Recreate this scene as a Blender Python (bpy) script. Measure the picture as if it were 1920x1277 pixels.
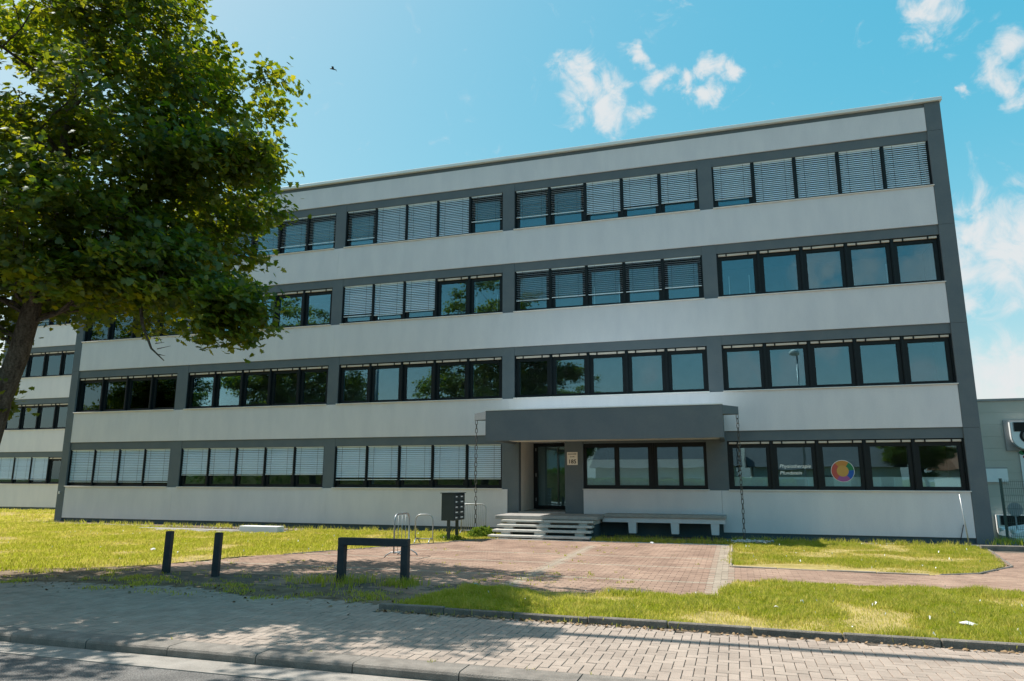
import bpy, math, random
import numpy as np
from mathutils import Vector, Matrix

random.seed(7)
RNG = np.random.default_rng(11)
for o in list(bpy.data.objects):
    bpy.data.objects.remove(o)
SC = bpy.context.scene
COL = SC.collection

# ------------------------------------------------------------------ camera
cam_data = bpy.data.cameras.new('camera')
cam = bpy.data.objects.new('camera', cam_data)
COL.objects.link(cam)
SC.camera = cam
cam_data.sensor_fit = 'HORIZONTAL'
cam_data.sensor_width = 36.0
cam_data.lens = 24.754
cam_data.clip_start = 0.1
cam_data.clip_end = 3000
yaw, pitch, roll = 0.300449, 0.193538, 0.00128
_r = Vector((math.cos(yaw), math.sin(yaw), 0)); _f0 = Vector((-math.sin(yaw), math.cos(yaw), 0)); _z = Vector((0, 0, 1))
_fw = math.cos(pitch)*_f0 + math.sin(pitch)*_z
_up = -math.sin(pitch)*_f0 + math.cos(pitch)*_z
_R = math.cos(roll)*_r + math.sin(roll)*_up
_U = -math.sin(roll)*_r + math.cos(roll)*_up
M = Matrix((( _R.x, _U.x, -_fw.x), (_R.y, _U.y, -_fw.y), (_R.z, _U.z, -_fw.z))).to_4x4()
M.translation = Vector((7.8943, -24.235, 1.8285))
cam.matrix_world = M

# ------------------------------------------------------------------ light
SUN_EL = math.radians(58.0)
SUN_BEHIND = math.radians(1.6)          # the sun stands a little behind the facade plane, on the left
sun_dir = Vector((-math.cos(SUN_EL)*math.cos(SUN_BEHIND), math.cos(SUN_EL)*math.sin(SUN_BEHIND), math.sin(SUN_EL)))
sd = bpy.data.lights.new('sun', 'SUN')
sd.energy = 4.9
sd.angle = math.radians(0.45)
sd.color = (1.0, 0.93, 0.83)
sun = bpy.data.objects.new('sun', sd)
COL.objects.link(sun)
sun.rotation_euler = sun_dir.to_track_quat('Z', 'Y').to_euler()

CLOUDS = [((-0.17,0.834,0.525),.024),((-0.159,0.849,0.504),.030),((-0.127,0.866,0.485),.030),((-0.093,0.875,0.476),.019),((-0.093,0.837,0.539),.013),((-0.087,0.845,0.528),.013),((-0.069,0.853,0.518),.018),((-0.032,0.861,0.508),.016),((-0.011,0.855,0.519),.016),((0.021,0.862,0.506),.011),((-0.007,0.876,0.482),.015),((0.25,0.816,0.521),.025),((0.23,0.823,0.519),.018),((0.325,0.826,0.463),.021),((0.311,0.844,0.437),.018),((0.273,0.86,0.432),.009),((0.298,0.913,0.28),.046),((0.336,0.903,0.267),.062),((0.272,0.926,0.261),.038),((0.278,0.938,0.208),.015),((0.295,0.949,0.109),.052),((0.328,0.938,0.107),.052),
 ((0.123,-0.956,0.266),.03),((0.184,-0.946,0.268),.033),((0.234,-0.939,0.252),.037),((0.024,-0.99,0.139),.03),((0.077,-0.988,0.137),.027),((0.236,-0.964,0.121),.022),((-0.102,-0.983,0.151),.02),((0.136,-0.978,0.161),.02)]

world = bpy.data.worlds.new('World')
SC.world = world
world.use_nodes = True
nt = world.node_tree
for n in list(nt.nodes): nt.nodes.remove(n)
def wn(t, **kw):
    n = nt.nodes.new(t)
    for k, v in kw.items(): setattr(n, k, v)
    return n
def wmath(op, a, b=None, clamp=False):
    n = wn('ShaderNodeMath', operation=op, use_clamp=clamp)
    for i, s in enumerate((a, b)):
        if s is None: continue
        if isinstance(s, (int, float)): n.inputs[i].default_value = s
        else: nt.links.new(s, n.inputs[i])
    return n.outputs[0]
out = wn('ShaderNodeOutputWorld')
bg = wn('ShaderNodeBackground')
bg.inputs['Strength'].default_value = 0.13
sky = wn('ShaderNodeTexSky', sky_type='NISHITA')
sky.sun_disc = False
sky.sun_elevation = SUN_EL
sky.sun_rotation = math.atan2(sun_dir.x, sun_dir.y)
sky.air_density = 1.0; sky.dust_density = 1.5; sky.ozone_density = 2.0
tint = wn('ShaderNodeMix', data_type='RGBA', blend_type='MULTIPLY')
tint.inputs['Factor'].default_value = 1.0
hsv = wn('ShaderNodeHueSaturation'); hsv.inputs['Saturation'].default_value = 1.5
nt.links.new(sky.outputs[0], hsv.inputs['Color'])
nt.links.new(hsv.outputs[0], tint.inputs['A'])
tint.inputs['B'].default_value = (1.80, 1.47, 0.92, 1)
tc = wn('ShaderNodeTexCoord')
nz = wn('ShaderNodeTexNoise'); nz.inputs['Scale'].default_value = 24; nz.inputs['Detail'].default_value = 9; nz.inputs['Roughness'].default_value = 0.62; nz.inputs['Distortion'].default_value = 0.9
nt.links.new(tc.outputs['Generated'], nz.inputs['Vector'])
nz2 = wn('ShaderNodeTexNoise'); nz2.inputs['Scale'].default_value = 2.6; nz2.inputs['Detail'].default_value = 3
nt.links.new(tc.outputs['Generated'], nz2.inputs['Vector'])
wz = wn('ShaderNodeTexNoise'); wz.inputs['Scale'].default_value = 17; wz.inputs['Detail'].default_value = 5; wz.inputs['Roughness'].default_value = 0.6
nt.links.new(tc.outputs['Generated'], wz.inputs['Vector'])
ws = wn('ShaderNodeVectorMath', operation='SUBTRACT'); nt.links.new(wz.outputs['Color'], ws.inputs[0]); ws.inputs[1].default_value = (0.5,0.5,0.5)
wk = wn('ShaderNodeVectorMath', operation='SCALE'); nt.links.new(ws.outputs[0], wk.inputs[0]); wk.inputs['Scale'].default_value = 0.075
wv = wn('ShaderNodeVectorMath', operation='ADD'); nt.links.new(tc.outputs['Generated'], wv.inputs[0]); nt.links.new(wk.outputs[0], wv.inputs[1])
acc = None
for d, r in CLOUDS:
    dn = wn('ShaderNodeVectorMath', operation='DISTANCE')
    nt.links.new(wv.outputs[0], dn.inputs[0]); dn.inputs[1].default_value = Vector(d).normalized()
    mr = wn('ShaderNodeMapRange', interpolation_type='SMOOTHSTEP')
    nt.links.new(dn.outputs['Value'], mr.inputs['Value'])
    mr.inputs['From Min'].default_value = 0; mr.inputs['From Max'].default_value = r*2.1
    mr.inputs['To Min'].default_value = 1; mr.inputs['To Max'].default_value = 0
    acc = mr.outputs[0] if acc is None else wmath('MAXIMUM', acc, mr.outputs[0])
# loose fair-weather clouds all round
gen = wmath('MULTIPLY', wmath('SUBTRACT', nz2.outputs[0], 0.60), 4.0)
acc = wmath('MAXIMUM', acc, gen)
dens = wmath('ADD', wmath('MULTIPLY', acc, 0.98), wmath('MULTIPLY', wmath('SUBTRACT', nz.outputs[0], 0.5), 2.1))
ms = wn('ShaderNodeMapRange', interpolation_type='SMOOTHSTEP')
nt.links.new(dens, ms.inputs['Value'])
ms.inputs['From Min'].default_value = 0.22; ms.inputs['From Max'].default_value = 1.10
ms.inputs['To Min'].default_value = 0; ms.inputs['To Max'].default_value = 0.92
cm = wn('ShaderNodeMix', data_type='RGBA')
nt.links.new(ms.outputs[0], cm.inputs['Factor'])
sep = wn('ShaderNodeSeparateColor'); nt.links.new(tint.outputs['Result'], sep.inputs[0])
com = wn('ShaderNodeCombineColor')
for i, (mul, pw) in enumerate(((1.28,0.68),(2.0,0.42),(2.6,0.30))):
    nt.links.new(wmath('MULTIPLY', wmath('POWER', wmath('MAXIMUM', sep.outputs[i], 0.001), pw), mul), com.inputs[i])
nt.links.new(com.outputs[0], cm.inputs['A'])
cm.inputs['B'].default_value = (4.0, 4.1, 4.15, 1)
nt.links.new(cm.outputs['Result'], bg.inputs['Color'])
nt.links.new(bg.outputs[0], out.inputs['Surface'])

SC.view_settings.view_transform = 'Standard'
SC.view_settings.look = 'None'
SC.view_settings.exposure = 0.62
SC.view_settings.gamma = 1.0
SC.view_settings.use_curve_mapping = False

# ------------------------------------------------------------------ helpers
class MB:
    def __init__(s): s.v = []; s.f = []
    def add(s, vs, fs):
        n = len(s.v); s.v += [tuple(p) for p in vs]; s.f += [tuple(i+n for i in f) for f in fs]; return s
    def box(s, x0, x1, y0, y1, z0, z1, bev=0.0):
        if bev <= 0:
            return s.add([(x0,y0,z0),(x1,y0,z0),(x1,y1,z0),(x0,y1,z0),(x0,y0,z1),(x1,y0,z1),(x1,y1,z1),(x0,y1,z1)],
                  [(3,2,1,0),(4,5,6,7),(0,1,5,4),(1,2,6,5),(2,3,7,6),(3,0,4,7)])
        b = bev
        P = []
        for z, i in ((z0, b), (z0+b, 0), (z1-b, 0), (z1, b)):
            xa, xb, ya, yb = x0+i, x1-i, y0+i, y1-i
            c = b - i
            P += [(xa+c,ya,z),(xb-c,ya,z),(xb,ya+c,z),(xb,yb-c,z),(xb-c,yb,z),(xa+c,yb,z),(xa,yb-c,z),(xa,ya+c,z)]
        F = [tuple(range(7,-1,-1)), tuple(range(24,32))]
        for l in range(3):
            for k in range(8):
                F.append((l*8+k, l*8+(k+1)%8, l*8+8+(k+1)%8, l*8+8+k))
        return s.add(P, F)
    def paver(s, x0, x1, y0, y1, z0, z1, c=0.0035):
        return s.add([(x0,y0,z0),(x1,y0,z0),(x1,y1,z0),(x0,y1,z0),(x0,y0,z1-c),(x1,y0,z1-c),(x1,y1,z1-c),(x0,y1,z1-c),
                      (x0+c,y0+c,z1),(x1-c,y0+c,z1),(x1-c,y1-c,z1),(x0+c,y1-c,z1)],
                     [(8,9,10,11),(0,1,5,4),(1,2,6,5),(2,3,7,6),(3,0,4,7),(4,5,9,8),(5,6,10,9),(6,7,11,10),(7,4,8,11)])
    def quad(s, a, b, c, d): return s.add([a,b,c,d], [(0,1,2,3)])
    def tube(s, pts, rad, n=8, cap=True):
        pts = [Vector(p) for p in pts]
        if isinstance(rad, (int, float)): rad = [rad]*len(pts)
        V = []; F = []
        up = Vector((0.13, 0.21, 1)).normalized()
        prev = None
        for i, p in enumerate(pts):
            a = pts[max(0, i-1)]; b = pts[min(len(pts)-1, i+1)]
            t = (b-a)
            t = t.normalized() if t.length > 1e-9 else Vector((0,0,1))
            if prev is None:
                u = t.cross(up)
                if u.length < 1e-3: u = t.cross(Vector((1,0,0)))
            else:
                u = prev - t*prev.dot(t)
                if u.length < 1e-4: u = t.cross(up)
            u.normalize(); prev = u
            w = t.cross(u)
            for k in range(n):
                an = 2*math.pi*k/n
                V.append(p + (u*math.cos(an)+w*math.sin(an))*rad[i])
        for i in range(len(pts)-1):
            for k in range(n):
                F.append((i*n+k, i*n+(k+1)%n, (i+1)*n+(k+1)%n, (i+1)*n+k))
        if cap:
            F.append(tuple(range(n-1,-1,-1))); F.append(tuple(range((len(pts)-1)*n, len(pts)*n)))
        return s.add(V, F)
    def prism(s, poly, z0, z1):
        n = len(poly)
        V = [(x,y,z0) for x,y in poly]+[(x,y,z1) for x,y in poly]
        F = [tuple(range(n-1,-1,-1)), tuple(range(n,2*n))]+[(i,(i+1)%n,n+(i+1)%n,n+i) for i in range(n)]
        return s.add(V, F)
    def prism_xz(s, poly, y0, y1):
        n = len(poly)
        V = [(x,y0,z) for x,z in poly]+[(x,y1,z) for x,z in poly]
        F = [tuple(range(n)), tuple(range(2*n-1,n-1,-1))]+[((i+1)%n,i,n+i,n+(i+1)%n) for i in range(n)]
        return s.add(V, F)
    def torus_link(s, c, L, W, r, rot):
        # elongated chain link in a vertical plane
        pts = []
        for k in range(10):
            a = 2*math.pi*k/10
            x = math.cos(a)*W; z = math.sin(a)*W + (L/2-W)*(1 if math.sin(a) > 0.01 else (-1 if math.sin(a) < -0.01 else 0))
            pts.append(Vector((c[0]+x*math.cos(rot), c[1]+x*math.sin(rot), c[2]+z)))
        pts.append(pts[0]); 
        return s.tube(pts, r, 5, cap=False)
    def mesh(s, name, smooth=False):
        me = bpy.data.meshes.new(name)
        me.from_pydata(s.v, [], s.f)
        me.update()
        if smooth: me.polygons.foreach_set('use_smooth', [True]*len(me.polygons))
        return me
    def build(s, name, mat, parent=None, loc=(0,0,0), smooth=False):
        return link(name, s.mesh(name, smooth), mat, parent, loc)

def link(name, me, mat=None, parent=None, loc=(0,0,0)):
    if mat is not None and len(me.materials) == 0: me.materials.append(mat)
    o = bpy.data.objects.new(name, me)
    COL.objects.link(o)
    o.location = loc
    if parent is not None: o.parent = parent
    return o
def empty(name, loc, label, cat, group=None, rz=0):
    o = bpy.data.objects.new(name, None)
    COL.objects.link(o); o.location = loc; o.rotation_euler = (0,0,rz)
    o.empty_display_size = 0.2
    return tag(o, label, cat, group)
def tag(o, label, cat, group=None, kind=None):
    o['label'] = label; o['category'] = cat
    if group: o['group'] = group
    if kind: o['kind'] = kind
    return o
def struct(o, kind='structure'):
    o['kind'] = kind
    return o
def copy_tree(o, parent=None):
    c = o.copy(); COL.objects.link(c); c.parent = parent
    for ch in o.children: copy_tree(ch, c)
    return c
def text_mesh(body, size, extrude=0.001, align='LEFT', shear=0.0, bold=0.0):
    cu = bpy.data.curves.new('lettering', 'FONT')
    cu.body = body; cu.size = size; cu.extrude = extrude; cu.align_x = align; cu.shear = shear; cu.offset = bold
    ob = bpy.data.objects.new('lettering', cu)
    COL.objects.link(ob)
    dg = bpy.context.evaluated_depsgraph_get()
    me = bpy.data.meshes.new_from_object(ob.evaluated_get(dg))
    bpy.data.objects.remove(ob); bpy.data.curves.remove(cu)
    me.materials.clear()
    return me

# value noise on numpy arrays
_perm = RNG.random((64, 64))
def vnoise(x, y):
    x = np.asarray(x, float); y = np.asarray(y, float)
    xi = np.floor(x).astype(int); yi = np.floor(y).astype(int)
    fx = x-xi; fy = y-yi
    fx = fx*fx*(3-2*fx); fy = fy*fy*(3-2*fy)
    g = lambda a, b: _perm[a % 64, b % 64]
    return (g(xi,yi)*(1-fx)+g(xi+1,yi)*fx)*(1-fy)+(g(xi,yi+1)*(1-fx)+g(xi+1,yi+1)*fx)*fy
def fbm(x, y): return 0.55*vnoise(x,y)+0.3*vnoise(x*2.1+7,y*2.1+3)+0.15*vnoise(x*4.3+1,y*4.3+9)
def inpoly(px, py, poly):
    px = np.asarray(px); py = np.asarray(py)
    ins = np.zeros(px.shape, bool)
    n = len(poly)
    for i in range(n):
        x1,y1 = poly[i]; x2,y2 = poly[(i+1)%n]
        c = ((y1 > py) != (y2 > py)) & (px < (x2-x1)*(py-y1)/((y2-y1) if y2 != y1 else 1e-9)+x1)
        ins ^= c
    return ins

# ------------------------------------------------------------------ materials
def material(name, c1, c2=None, scale=3.0, rough=0.8, bump=0.0, bscale=60.0, spec=0.3, metal=0.0, rnd=0.0, detail=4.0, stretch=None, fine=None, lo=0.35, hi=0.65):
    m = bpy.data.materials.new(name); m.use_nodes = True
    t = m.node_tree; N = t.nodes; L = t.links
    b = N['Principled BSDF']
    b.inputs['Roughness'].default_value = rough
    b.inputs['Specular IOR Level'].default_value = spec
    b.inputs['Metallic'].default_value = metal
    col = None
    geo = N.new('ShaderNodeNewGeometry')
    vec = geo.outputs['Position']
    if stretch:
        mp = N.new('ShaderNodeMapping'); mp.inputs['Scale'].default_value = stretch
        L.new(vec, mp.inputs['Vector']); vec2 = mp.outputs[0]
    else: vec2 = vec
    if c2 is not None:
        n = N.new('ShaderNodeTexNoise'); n.inputs['Scale'].default_value = scale; n.inputs['Detail'].default_value = detail; n.inputs['Roughness'].default_value = 0.6
        L.new(vec2, n.inputs['Vector'])
        r = N.new('ShaderNodeMapRange'); r.inputs['From Min'].default_value = lo; r.inputs['From Max'].default_value = hi
        L.new(n.outputs[0], r.inputs['Value'])
        mx = N.new('ShaderNodeMix'); mx.data_type = 'RGBA'
        L.new(r.outputs[0], mx.inputs['Factor'])
        mx.inputs['A'].default_value = (*c1, 1); mx.inputs['B'].default_value = (*c2, 1)
        col = mx.outputs['Result']
    else:
        rgb = N.new('ShaderNodeRGB'); rgb.outputs[0].default_value = (*c1, 1); col = rgb.outputs[0]
    if fine:   # fine speckle: (scale, amount)
        n2 = N.new('ShaderNodeTexNoise'); n2.inputs['Scale'].default_value = fine[0]; n2.inputs['Detail'].default_value = 2
        L.new(vec, n2.inputs['Vector'])
        r2 = N.new('ShaderNodeMapRange'); r2.inputs['From Min'].default_value = 0.3; r2.inputs['From Max'].default_value = 0.7
        r2.inputs['To Min'].default_value = 1-fine[1]; r2.inputs['To Max'].default_value = 1+fine[1]
        L.new(n2.outputs[0], r2.inputs['Value'])
        vm = N.new('ShaderNodeVectorMath'); vm.operation = 'SCALE'
        L.new(col, vm.inputs[0]); L.new(r2.outputs[0], vm.inputs['Scale']); col = vm.outputs[0]
    if rnd > 0:
        oi = N.new('ShaderNodeObjectInfo'); at = N.new('ShaderNodeAttribute'); at.attribute_name = 'rnd'
        ad = N.new('ShaderNodeMath'); ad.operation = 'ADD'
        L.new(oi.outputs['Random'], ad.inputs[0]); L.new(at.outputs['Fac'], ad.inputs[1])
        fr = N.new('ShaderNodeMath'); fr.operation = 'FRACT'; L.new(ad.outputs[0], fr.inputs[0])
        r3 = N.new('ShaderNodeMapRange'); r3.inputs['To Min'].default_value = 1-rnd; r3.inputs['To Max'].default_value = 1+rnd
        L.new(fr.outputs[0], r3.inputs['Value'])
        vm = N.new('ShaderNodeVectorMath'); vm.operation = 'SCALE'
        L.new(col, vm.inputs[0]); L.new(r3.outputs[0], vm.inputs['Scale']); col = vm.outputs[0]
    L.new(col, b.inputs['Base Color'])
    if bump > 0:
        nb = N.new('ShaderNodeTexNoise'); nb.inputs['Scale'].default_value = bscale; nb.inputs['Detail'].default_value = 3
        L.new(vec, nb.inputs['Vector'])
        bp = N.new('ShaderNodeBump'); bp.inputs['Strength'].default_value = bump; bp.inputs['Distance'].default_value = 0.02
        L.new(nb.outputs[0], bp.inputs['Height']); L.new(bp.outputs[0], b.inputs['Normal'])
    return m
def leafy(name, c, ct, mixf=0.45, attr=None, rough=0.55, gloss=0.12):
    m = bpy.data.materials.new(name); m.use_nodes = True
    t = m.node_tree; N = t.nodes; L = t.links
    for n in list(N): N.remove(n)
    o = N.new('ShaderNodeOutputMaterial')
    d = N.new('ShaderNodeBsdfDiffuse'); tr = N.new('ShaderNodeBsdfTranslucent'); g = N.new('ShaderNodeBsdfGlossy')
    g.inputs['Roughness'].default_value = 0.45; g.inputs['Color'].default_value = (0.8,0.85,0.9,1)
    a = N.new('ShaderNodeAttribute'); a.attribute_name = 'tone'
    def colr(cc, sock):
        v = N.new('ShaderNodeMix'); v.data_type = 'RGBA'
        v.inputs['A'].default_value = (*cc[0],1); v.inputs['B'].default_value = (*cc[1],1)
        L.new(a.outputs['Fac'], v.inputs['Factor']); L.new(v.outputs['Result'], sock)
    colr(c, d.inputs['Color']); colr(ct, tr.inputs['Color'])
    m1 = N.new('ShaderNodeMixShader'); m1.inputs[0].default_value = mixf
    L.new(d.outputs[0], m1.inputs[1]); L.new(tr.outputs[0], m1.inputs[2])
    fr = N.new('ShaderNodeFresnel'); fr.inputs[0].default_value = 1.22
    m2 = N.new('ShaderNodeMixShader'); m2.inputs[0].default_value = 0.035
    if gloss > 0:
        L.new(m1.outputs[0], m2.inputs[1]); L.new(g.outputs[0], m2.inputs[2]); L.new(m2.outputs[0], o.inputs[0])
    else: L.new(m1.outputs[0], o.inputs[0])
    return m
def glass(name, refl=0.17, tintc=(0.86,0.93,0.94)):
    m = bpy.data.materials.new(name); m.use_nodes = True
    t = m.node_tree; N = t.nodes; L = t.links
    for n in list(N): N.remove(n)
    o = N.new('ShaderNodeOutputMaterial')
    tr = N.new('ShaderNodeBsdfTransparent'); tr.inputs[0].default_value = (*tintc,1)
    g = N.new('ShaderNodeBsdfGlossy'); g.inputs['Roughness'].default_value = 0.0; g.inputs['Color'].default_value = (0.52,0.86,1.0,1)
    fr = N.new('ShaderNodeFresnel'); fr.inputs[0].default_value = 1.5
    ma = N.new('ShaderNodeMath'); ma.operation = 'MULTIPLY_ADD'; ma.inputs[1].default_value = 1.0; ma.inputs[2].default_value = refl-0.04
    ma.use_clamp = True
    L.new(fr.outputs[0], ma.inputs[0])
    # slight waviness of the panes
    geo = N.new('ShaderNodeNewGeometry'); n = N.new('ShaderNodeTexNoise'); n.inputs['Scale'].default_value = 1.6; n.inputs['Detail'].default_value = 1
    L.new(geo.outputs['Position'], n.inputs['Vector'])
    bp = N.new('ShaderNodeBump'); bp.inputs['Strength'].default_value = 0.03; bp.inputs['Distance'].default_value = 0.02
    L.new(n.outputs[0], bp.inputs['Height']); L.new(bp.outputs[0], g.inputs['Normal'])
    mx = N.new('ShaderNodeMixShader')
    L.new(ma.outputs[0], mx.inputs[0]); L.new(tr.outputs[0], mx.inputs[1]); L.new(g.outputs[0], mx.inputs[2])
    L.new(mx.outputs[0], o.inputs[0])
    return m

MT = {}
MT['render'] = material('white_roughcast', (0.575,0.592,0.645), (0.63,0.642,0.685), 1.1, 0.9, 0.35, 90, 0.2, fine=(38,0.05), stretch=(1.6,1.6,0.5))
MT['grey'] = material('grey_paint', (0.100,0.130,0.154), (0.118,0.146,0.166), 1.3, 0.8, 0.2, 110, 0.25, fine=(45,0.05))
MT['plinth'] = material('plinth_paint', (0.045,0.085,0.105), (0.065,0.10,0.115), 1.6, 0.75, 0.2, 90, 0.3)
MT['frame'] = material('anthracite_frame', (0.004,0.008,0.011), (0.006,0.011,0.014), 2.0, 0.45, spec=0.25)
MT['sill'] = material('aluminium_sill', (0.62,0.65,0.66), (0.70,0.71,0.71), 3.0, 0.45, spec=0.4)
MT['coping'] = material('metal_coping', (0.62,0.68,0.70), (0.68,0.73,0.74), 0.8, 0.4, spec=0.5, metal=0.1)
MT['glass'] = glass('window_glass', 0.125)
MT['slat'] = material('blind_slat', (0.66,0.78,0.87), (0.71,0.82,0.89), 1.0, 0.38, spec=0.5)
MT['cord'] = material('blind_cord', (0.05,0.05,0.05), rough=0.8)
MT['beige'] = material('blind_rail_beige', (0.52,0.47,0.42), (0.58,0.53,0.48), 2.0, 0.6)
MT['clip'] = material('black_clip', (0.012,0.012,0.012), rough=0.5)
MT['interior'] = material('office_interior', (0.13,0.135,0.135), (0.24,0.235,0.22), 0.35, 0.9)
MT['film'] = material('frosted_film', (0.80,0.80,0.80), (0.83,0.83,0.83), 2.0, 0.7)
MT['whitewall'] = material('recess_plaster', (0.66,0.62,0.57), (0.70,0.67,0.62), 2.0, 0.9, 0.15, 90)
MT['concrete'] = material('pale_concrete', (0.42,0.42,0.40), (0.52,0.51,0.48), 5.0, 0.85, 0.3, 70, fine=(120,0.10))
MT['terrazzo'] = material('grey_terrazzo', (0.26,0.26,0.255), (0.33,0.325,0.315), 6.0, 0.75, 0.2, 90, fine=(160,0.18))
MT['steel'] = material('galvanised_steel', (0.26,0.29,0.31), (0.36,0.39,0.40), 9.0, 0.42, metal=0.6, spec=0.5)
MT['chain'] = material('weathered_chain', (0.07,0.075,0.075), (0.13,0.125,0.115), 14.0, 0.5, metal=0.6)
MT['bollard'] = material('dark_bollard_paint', (0.020,0.028,0.036), (0.034,0.042,0.05), 6.0, 0.55, 0.1, 60, 0.35, fine=(70,0.12))
MT['mail'] = material('green_black_mailbox', (0.018,0.034,0.038), (0.024,0.040,0.044), 3.0, 0.5, spec=0.4)
MT['tagw'] = material('name_tag', (0.72,0.74,0.74), rough=0.5)
MT['white'] = material('white_panel', (0.68,0.71,0.73), (0.74,0.76,0.77), 2.0, 0.6)
MT['black'] = material('black_rubber', (0.01,0.01,0.01), rough=0.7)
MT['signplate'] = material('number_plate_enamel', (0.72,0.70,0.64), (0.76,0.74,0.69), 4.0, 0.5)
MT['ink'] = material('dark_lettering', (0.02,0.02,0.02), rough=0.6)
MT['winlet'] = material('window_lettering', (0.92,0.93,0.90), rough=0.6)
MT['asphalt'] = material('asphalt', (0.105,0.103,0.10), (0.16,0.155,0.148), 2.2, 0.85, 0.8, 70, 0.3, fine=(75,0.65))
MT['gutter'] = material('gutter_concrete', (0.23,0.215,0.195), (0.30,0.28,0.255), 4.0, 0.85, 0.3, 80, fine=(120,0.2))
MT['kerb'] = material('kerb_concrete', (0.155,0.143,0.128), (0.235,0.215,0.192), 5.0, 0.88, 0.5, 85, fine=(130,0.22), rnd=0.07)
MT['edging'] = material('edging_concrete', (0.12,0.112,0.10), (0.19,0.175,0.155), 7.0, 0.9, 0.5, 60, fine=(90,0.2), rnd=0.08)
MT['paver'] = material('grey_paver', (0.285,0.238,0.203), (0.35,0.295,0.252), 2.0, 0.88, 0.35, 110, 0.25, fine=(140,0.14), rnd=0.10)
MT['redpaver'] = material('red_paver', (0.215,0.146,0.113), (0.315,0.225,0.174), 0.9, 0.9, 0.35, 100, 0.2, fine=(110,0.14), rnd=0.12)
MT['palepaver'] = material('pale_paver', (0.265,0.225,0.18), (0.33,0.285,0.23), 2.0, 0.9, 0.35, 100, 0.2, fine=(90,0.2), rnd=0.1)
MT['joint'] = material('joint_sand', (0.095,0.078,0.062), (0.145,0.12,0.095), 4.0, 0.95, 0.3, 80, fine=(120,0.2))
MT['soil'] = material('lawn_soil', (0.24,0.20,0.07), (0.38,0.31,0.13), 2.5, 0.95, 0.6, 40, 0.1, fine=(60,0.25))
MT['dirt'] = material('bare_dirt', (0.115,0.088,0.062), (0.235,0.185,0.13), 2.6, 0.95, 0.8, 35, 0.1, fine=(70,0.3))
MT['ground'] = material('open_ground', (0.075,0.095,0.03), (0.14,0.145,0.055), 0.5, 0.95, 0.5, 10, 0.1)
MT['pebble'] = material('pebbles', (0.30,0.29,0.275), (0.5,0.48,0.45), 12.0, 0.8, rnd=0.2)
MT['bark'] = material('maple_bark', (0.055,0.046,0.038), (0.115,0.10,0.082), 6.0, 0.95, 1.0, 22, 0.1, stretch=(3,3,0.7), fine=(30,0.3))
MT['leaf'] = leafy('maple_leaves', ((0.034,0.074,0.006),(0.065,0.11,0.010)), ((0.15,0.25,0.005),(0.58,0.54,0.014)), 0.45, gloss=1)
MT['grass'] = leafy('grass_blades', ((0.205,0.255,0.018),(0.56,0.47,0.16)), ((0.46,0.54,0.025),(0.84,0.72,0.22)), 0.5, gloss=0)
MT['weed'] = leafy('weed_leaves', ((0.06,0.12,0.016),(0.12,0.17,0.03)), ((0.16,0.27,0.02),(0.28,0.36,0.04)), 0.4, gloss=0)
MT['hall'] = material('beige_hall_panel', (0.42,0.40,0.355), (0.47,0.445,0.40), 1.0, 0.85, 0.15, 40, rnd=0.04)
MT['hallbase'] = material('hall_base', (0.2,0.19,0.18), rough=0.9)
MT['fence'] = material('green_fence_paint', (0.012,0.05,0.045), (0.018,0.06,0.052), 3.0, 0.5, spec=0.4)
MT['greydisc'] = material('grey_sign_back', (0.24,0.24,0.245), (0.28,0.28,0.28), 3.0, 0.6)
MT['red'] = material('print_red', (0.34,0.02,0.025), rough=0.6)
MT['green'] = material('print_green', (0.02,0.17,0.07), rough=0.6)
MT['orange'] = material('print_orange', (0.45,0.20,0.05), rough=0.6)
MT['blue'] = material('print_blue', (0.015,0.09,0.36), rough=0.6)
MT['purple'] = material('print_purple', (0.30,0.09,0.25), rough=0.6)
MT['yellow'] = material('print_yellow', (0.48,0.27,0.07), rough=0.6)
MT['pred'] = material('print_soft_red', (0.42,0.08,0.065), rough=0.6)
MT['carpaint'] = material('white_car_paint', (0.75,0.76,0.77), (0.78,0.79,0.79), 2.0, 0.25, spec=0.6)
MT['carglass'] = material('dark_car_glass', (0.02,0.025,0.03), rough=0.06, spec=0.8)
MT['litter'] = material('white_litter', (0.7,0.71,0.72), rough=0.7)
MT['bluelitter'] = material('blue_litter', (0.12,0.50,0.66), rough=0.6)
MT['housewall'] = material('house_plaster', (0.55,0.53,0.49), (0.6,0.58,0.54), 1.0, 0.9, 0.2, 30)
MT['housewall2'] = material('house_brick', (0.33,0.2,0.15), (0.4,0.27,0.2), 3.0, 0.9, 0.3, 30)
MT['rooftile'] = material('roof_tile', (0.26,0.11,0.07), (0.34,0.16,0.1), 4.0, 0.85, 0.4, 20)
MT['rooftile2'] = material('slate_tile', (0.09,0.09,0.1), (0.14,0.14,0.145), 4.0, 0.8, 0.4, 20)
MT['gutterpipe'] = MT['coping']
MT['lamp'] = material('lamp_glass', (0.75,0.76,0.75), rough=0.3)

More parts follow.
